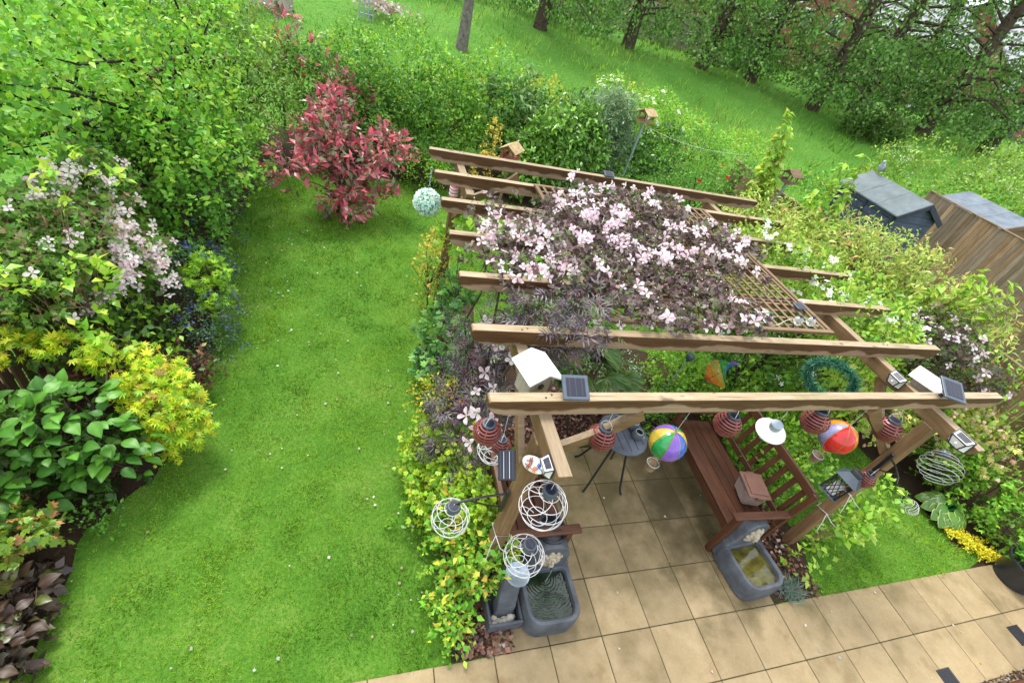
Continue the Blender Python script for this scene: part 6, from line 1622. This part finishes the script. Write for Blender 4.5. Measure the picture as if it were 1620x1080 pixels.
def spray(label, base, tops, seed, pal, size=.11, n=14):
    """upright shoots with big drooping leaves"""
    rg = np.random.default_rng(seed); th = thing("cherry_shoots", label, "shrub", base, "tall lime leaf shoots by the fence"); mb = MB(); ps, ds = [], []
    for tp in tops:
        tp = np.array(tp); b0 = np.array(base) + (rg.normal() * .05, rg.normal() * .05, 0)
        mid = (b0 + tp) / 2 + rg.normal(size=3) * .12; path = [b0 * (1 - s) ** 2 + 2 * mid * s * (1 - s) + tp * s * s for s in np.linspace(0, 1, 9)]
        mb.tube([p - np.array(base) for p in path], list(np.linspace(.014, .004, 9)), 5)
        for k in range(n):
            s = .45 + .55 * k / n; p = b0 * (1 - s) ** 2 + 2 * mid * s * (1 - s) + tp * s * s; a = rg.uniform(0, 6.28)
            for _ in range(4): ps.append(p + rg.normal(size=3) * .03); ds.append((math.cos(a) + rg.normal() * .5, math.sin(a) + rg.normal() * .5, -.35 + rg.normal() * .3))
    ps, ds = np.array(ps), np.array(ds)
    o = link("foliage", cloud_mesh("foliage", ps - np.array(base), ds, np.array([0, 0, 1.]) + rg.normal(size=ds.shape) * .35, size * rg.uniform(.7, 1.3, len(ps)), 'l4', pick(pal, len(ps), rg), "leaf", .85), th); o["kind"] = "stuff"
    part(th, "stem", mb, "twig_pale", True)
LIMEY = [(.30, .47, .04, 4), (.20, .40, .03, 3), (.42, .50, .08, 1.5)]
spray("tall lime leaf shoots in front of the field by the far fence", (5.05, 4.6, 0), [(5.0, 5.15, 2.95), (4.95, 4.95, 2.75), (5.1, 4.9, 2.5), (4.9, 4.8, 2.2), (5.0, 4.6, 1.9), (4.8, 4.7, 1.7)], 71, LIMEY, .15, 30)
spray("lime leaf shoots arching in front of the blue shed", (5.3, 3.3, 0), [(5.4, 3.6, 2.82), (5.25, 3.75, 2.62), (5.0, 3.7, 2.15), (5.2, 3.1, 1.9), (5.5, 3.5, 2.4), (5.1, 3.4, 1.8)], 72, LIMEY, .14, 26)
spray("lime leaf shoots over the tall board fence at the picture edge", (5.2, 1.2, 0), [(5.3, 1.1, 2.26), (5.45, .9, 2.36), (5.1, 1.25, 2.05), (5.5, .7, 2.15), (5.25, .9, 2.0), (5.6, 1.2, 2.3)], 73, LIMEY, .13, 26)
spray("bright young shoots rising past the beam behind the wall light", (3.2, .1, 0), [(2.75, .15, 2.1), (2.9, .0, 1.85), (3.2, .2, 2.1), (2.6, .3, 1.8), (3.3, -.1, 1.7), (3.0, .4, 2.0)], 74, LIMEY, .10, 18)
shrub("fence_top_creeper", "tangled pale creeper hanging over the top of the board fence", "climber", (5.75, 2.2, 0), [(5.78, 3.2, 1.48, .18, .9, .18), (5.8, 1.2, 1.45, .16, .8, .18), (5.75, .0, 1.35, .2, .6, .3), (5.7, -.9, 1.2, .2, .5, .4), (5.8, 4.6, 1.4, .15, .6, .2)], 420, 8, .17, .065, 'l4', G_LIME + [(.35, .30, .10, 1)], seed=77, n_stems=20, trunk_r=.012, droop=.3)
shrub("neighbour_shrub", "tumbled green shrub between the sheds and the field", "shrub", (13.5, 8.2, .1), [(12.0, 8.3, .7, 1.6, .8, .7), (15.5, 7.0, .9, 1.4, 1.2, .9), (9.5, 8.2, .5, 1.4, .6, .5)], 700, 10, .3, .10, 'l4', G_MID + [(.2, .34, .03, 3)], seed=75)
hw = shrub("hawthorn", "white blossomed hawthorn bush behind the timber shed", "shrub", (17.0, 8.0, .6), [(16.8, 7.8, 1.5, 1.4, 1.5, 1.2), (18.5, 8.5, 1.6, 1.6, 1.5, 1.3), (15.3, 9.6, 1.2, 1.2, 1.2, 1.0)], 900, 10, .32, .11, 'l4', [(.14, .28, .03, 4), (.20, .34, .05, 3), (.08, .19, .02, 3)], seed=76)
rg = np.random.default_rng(36); P, D = SH[hw.name]; i = rg.choice(np.where(D[:, 2] > .1)[0], 90)
scatter(hw, "blossom", (P[i][:, None] + D[i][:, None] * .25 + rg.normal(size=(90, 7, 3)) * .09).reshape(-1, 3), .06, 'l4', [(.82, .80, .74, 3), (.72, .74, .62, 1)], "petal", rg)

# ------------------------------------------------------------------ field trees, houses, far fences
POP = [(.08, .19, .03, 4), (.12, .26, .04, 3), (.05, .12, .02, 3), (.22, .34, .10, 1.0)]
def poplar_meshes(seed, full):
    rng = np.random.default_rng(seed)
    H = 13.0; mb = MB(); ps, ds = [], []
    mb.tube([(0, 0, -.3), (.05, .0, 1.0), (0, .1, 3), (-.1, .05, 6), (.05, 0, 9), (0, 0, 12.5)], [.36, .29, .25, .20, .14, .05], 10)
    nb = 62
    for k in range(nb):
        z = 1.3 + (H - 1.9) * (k / nb) ** 1.25; a = k * 2.4 + rng.normal() * .3
        L = (2.9 if z < 7 else 2.9 * (1 - (z - 7) / 8)) * rng.uniform(.7, 1.15)
        e = rng.uniform(.1, .55)
        tip = np.array([math.cos(a) * L * math.cos(e), math.sin(a) * L * math.cos(e), z + L * math.sin(e) - (1.1 if z < 4.5 else .3)])
        st = np.array([0, 0, z]); mid = (st + tip) / 2 + np.array([0, 0, .45])
        mb.tube([tuple(st), tuple(mid), tuple(tip)], [.07, .04, .015], 5)
        m = 15 if z < 8 else 9
        for s in np.linspace(.25, 1, m):
            q = st * (1 - s) ** 2 + 2 * mid * s * (1 - s) + tip * s * s
            c = q + rng.normal(size=3) * .28
            ps.append(c); ds.append(unit(np.array([math.cos(a), math.sin(a), -.2]) + rng.normal(size=3) * .6))
    P, D = np.array(ps), np.array(ds)
    kk = (rng.random(len(P)) < .58) & (np.hypot(P[:, 0], P[:, 1]) > .55); P, D = P[kk], D[kk]
    p, d, n, t = sprigs(P, D, 25, .8, rng, .75, .4, .7, .5)
    keep = p[:, 2] > .5
    p, d, n = p[keep], d[keep], n[keep]
    low = p[:, 2] < 8
    k2 = (p[:, 2] < 3.4) | (rng.random(len(p)) < .5); p, d, n = p[k2], d[k2], n[k2]
    cl = rng.uniform(.75, 1.25, len(p))
    crown = cloud_mesh("crown", p, d, n, np.where(p[:, 2] < 8, .14, .2) * rng.uniform(.7, 1.25, len(p)), 'd2', np.clip(pick(POP, len(p), rng) * 1.25, 0, 1), "leaf", 1.35)
    return mb.mesh("trunk", "bark_brown", True), crown
PV = [poplar_meshes(500 + k, True) for k in range(3)]
def poplar(x, y, label, v, rz, s, zs=1.0):
    z = float(terrain_h(np.array(x), np.array(y))) - .1
    t = thing("poplar_tree", label, "tree", (x, y, z), "poplars along the far side of the field", rz)
    t.scale = (s, s, s * zs)
    link("trunk", PV[v][0], t); link("crown", PV[v][1], t)
for x, y, lab, v, rz, s in [(5.0, 20.3, "poplar nearest the bare thin trunk, drooping leafy skirt", 0, .3, .95), (9.6, 21.2, "poplar before the pale fence panels in the middle of the row", 1, 1.7, .95),
                      (13.6, 21.0, "poplar right after the pale fence panels", 2, 4.0, 1.0), (16.6, 21.0, "poplar whose skirt hangs over the white flowered bush side", 0, 2.2, 1.0),
                      (18.9, 18.7, "dark trunked poplar standing forward in the field", 1, 5.1, 1.05), (22.6, 19.8, "poplar leaning in front of the brick house", 2, .9, 1.05),
                      (25.5, 17.8, "poplar in front of the grey tiled roofs", 0, 3.7, 1.1), (29.5, 17.0, "poplar at the end of the row behind the hawthorn", 1, 2.9, 1.1), (28.0, 22.5, "poplar standing behind the row end by the houses", 2, 5.5, 1.05)]:
    poplar(x, y, lab, v, rz, s)
# slim bare trunk
t = thing("birch_tree", "slim pale trunk standing alone in the field grass", "tree", (1.2, 16.2, .65))
mb = MB().tube([(0, 0, -.2), (.03, .02, 1.2), (.02, .05, 2.6), (.1, .1, 4.2), (.05, .1, 6.5), (.1, .1, 9)], [.22, .17, .15, .13, .09, .03], 10)
rg = np.random.default_rng(44); ps, ds = [], []
for k in range(26):
    z = rg.uniform(3.6, 8.8); a = rg.uniform(0, 6.28); L = rg.uniform(.9, 1.9); tip = np.array([math.cos(a) * L + .08, math.sin(a) * L + .1, z + .35 * L])
    mb.tube([(.08, .1, z), tuple(tip * .5 + np.array([.04, .05, z * .5 + .15])), tuple(tip)], [.04, .025, .01], 5)
    for s in np.linspace(.4, 1, 8): ps.append(np.array([.08, .1, z]) * (1 - s) + tip * s + rg.normal(size=3) * .15); ds.append((math.cos(a), math.sin(a), 0))
part(t, "trunk", mb, "bark_grey", True)
p, d, n, _ = sprigs(np.array(ps), unit(np.array(ds, float)), 30, .5, rg, .4, .4, .6, .5)
o = link("crown", cloud_mesh("crown", p, d, n, .10 * rg.uniform(.7, 1.2, len(p)), 'd2', pick(POP, len(p), rg), "leaf", 1.3), t)

# understorey bushes at the tree feet
for k, (x, y, r, lab) in enumerate([(7.0, 23.5, 1.5, "dark bush in the shade behind the first poplars"), (17.5, 23.5, 1.7, "dark bush in the shade under the middle poplars"), (24.0, 22.5, 1.8, "dark bush in the shade before the brick house"), (32.5, 21.0, 2.2, "dark bush in the shade at the far row end"), (-.5, 22.0, 1.6, "bush at the far field edge beside the metal frame"), (2.5, 25.0, 1.9, "large bush at the far field edge behind the slim trunk"), (20.3, 15.8, .9, "nettle clump in the grass before the forward poplar")]):
    z = float(terrain_h(np.array(x), np.array(y)))
    shrub("field_bush", lab, "bush", (x, y, z), [(x, y, z + r * .5, r, r * .8, r * .7), (x + r, y + .3, z + r * .35, r * .8, r * .7, r * .5), (x - r, y + .2, z + r * .35, r * .8, r * .7, r * .5)], 420, 9, .4, .16, 'd2', [(.04, .10, .016, 4), (.07, .15, .02, 3), (.10, .2, .03, 1)], group="bushes at the field edge", seed=80 + k, n_stems=5, trunk_r=.05)

# far fences: pale panels
def panel_fence(label, a, b, n, z0, h):
    a, b = np.array(a, float), np.array(b, float); t = thing("panel_fence", label, "fence", (a[0], a[1], z0), None, math.atan2(b[1] - a[1], b[0] - a[0]))
    L = np.linalg.norm(b - a); w = L / n
    me = MB().box((w / 2, 0, h / 2), (w - .1, .04, h - .1), .005).mesh("panel", "oldwood_z")
    sl = MB().box((w / 2, -.03, 0), (w - .12, .02, .09), .004).mesh("slat", "oldwood_x")
    po = MB().box((0, 0, h / 2 + .02), (.10, .10, h + .1), .006).mesh("post", "oldwood_z")
    for k in range(n):
        p = link("panel", me, t, (w * k, 0, 0))
        for q in (.25, h * .5, h - .15): link("slat", sl, p, (0, 0, q))
    for k in range(n + 1): link("post", po, t, (w * k, -.02, 0))
panel_fence("pale timber panel fence behind the middle poplars", (8.0, 29.0), (19.5, 24.2), 6, 1.35, 1.9)
panel_fence("weathered panel fence at the far corner above the apple tree", (-9.5, 16.2), (-4.0, 15.6), 3, .55, 1.5)

# metal frame with rubble
t = thing("metal_frame", "galvanised metal frame standing in the field grass", "frame", (-1.9, 16.4, .75))
mb = MB()
for k in range(4): mb.tube([(k * .14 - .21, 0, 0), (k * .14 - .21, 0, 2.6)], .028, 6)
for z in (.3, 1.1, 1.9): mb.tube([(-.21, 0, z), (.21, 0, z)], .02, 6)
part(t, "bars", mb, "galvanised")
rg = np.random.default_rng(45); n = 320
p = np.stack([rg.normal(-1.4, .45, n), rg.normal(16.9, .25, n), np.zeros(n)], -1); p[:, 2] = terrain_h(p[:, 0], p[:, 1]) + .18 + rg.uniform(0, .2, n)
tag(link("rubble", cloud_mesh("rubble", p, rg.normal(size=(n, 3)), np.array([0, 0, 1.]) + rg.normal(size=(n, 3)) * .6, rg.uniform(.06, .16, n), 'l4', pick([(.45, .42, .38, 3), (.35, .2, .14, 2)], n, rg), "petal", 1.6)), "pale rubble heap around the metal frame", "rubble", None, "stuff")

# brick houses beyond the trees
def house(label, x0, x1, y0, y1, z0, eave, ridge, wins, rz=0.0):
    t = thing("brick_house", label, "house", (x0, y0, z0), "brick houses beyond the poplars", rz); W, D = x1 - x0, y1 - y0
    part(t, "wall", MB().box((W / 2, D / 2, eave / 2), (W, D, eave), .02), "brick_wall")
    for xx in (0, W - .3): part(t, "gable", MB().prism([(0.01, eave - .01), (D - .01, eave - .01), (D / 2, ridge - .1)], lambda u, v, w: (w, u, v), xx + .005, xx + .295), "brick_wall")
    ov = .45; sl = (ridge - eave) / (D / 2)
    rf = None
    for sg in (0, 1):
        e = [(-ov, eave - ov * sl + .05), (D / 2, ridge)] if sg == 0 else [(D / 2, ridge), (D + ov, eave - ov * sl + .05)]
        poly = e + [(e[1][0], e[1][1] + .14), (e[0][0], e[0][1] + .14)]
        rf = part(t, "roof", MB().prism(poly, lambda u, v, w: (w, u, v), -.3, W + .3), "roof_tiles")
    part(rf, "chimney", MB().box((W * .8, D / 2, ridge + .5), (.9, .6, 1.6), .02), "brick_wall")
    part(t, "gutter", MB().tube([(-.3, -ov - .05, eave - ov * sl + .1), (W + .3, -ov - .05, eave - ov * sl + .1)], .07, 6), "white_paint")
    for (x, z, w, h) in wins:
        wd = part(t, "window", MB().box((x, -.03, z), (w, .08, h), .01), "white_paint")
        for s in (-1, 1): part(wd, "pane", MB().box((x + s * w * .235, -.076, z), (w * .40, .02, h * .82), .004), "pane")
        part(wd, "sill", MB().box((x, -.1, z - h / 2 - .05), (w + .2, .16, .08), .01), "white_paint")
    for s in (0, 1):
        wd = part(t, "window", MB().box((-.03, D * (.3 + .4 * s), 4.0), (.08, 1.2, 1.2), .01), "white_paint")
        part(wd, "pane", MB().box((-.076, D * (.3 + .4 * s), 4.0), (.02, .95, .95), .004), "pane")
    d = part(t, "door", MB().box((W * .5, -.03, 1.05), (1.0, .08, 2.1), .01), "shed_dark")
    part(d, "handle", MB().box((W * .5 + .35, -.09, 1.05), (.05, .05, .2), .01), "galvanised")
W4 = [(1.8, 4.1, 1.5, 1.25), (5.2, 4.1, 1.1, 1.25), (8.8, 4.1, 1.5, 1.25), (1.8, 1.5, 1.9, 1.3), (9.0, 1.5, 1.9, 1.3)]
house("brick house with grey tiled roof half hidden at the middle of the row", 30.0, 41.0, 29.5, 37.5, .75, 5.0, 8.0, W4)
house("brick house with pale grey roof at the picture corner", 42.5, 53.5, 28.0, 36.5, .75, 5.0, 8.2, W4, -.05)
house("brick house glimpsed through leaves behind the panel fence", 16.0, 25.5, 32.5, 40.0, .6, 5.0, 8.0, W4[:4], -.1)
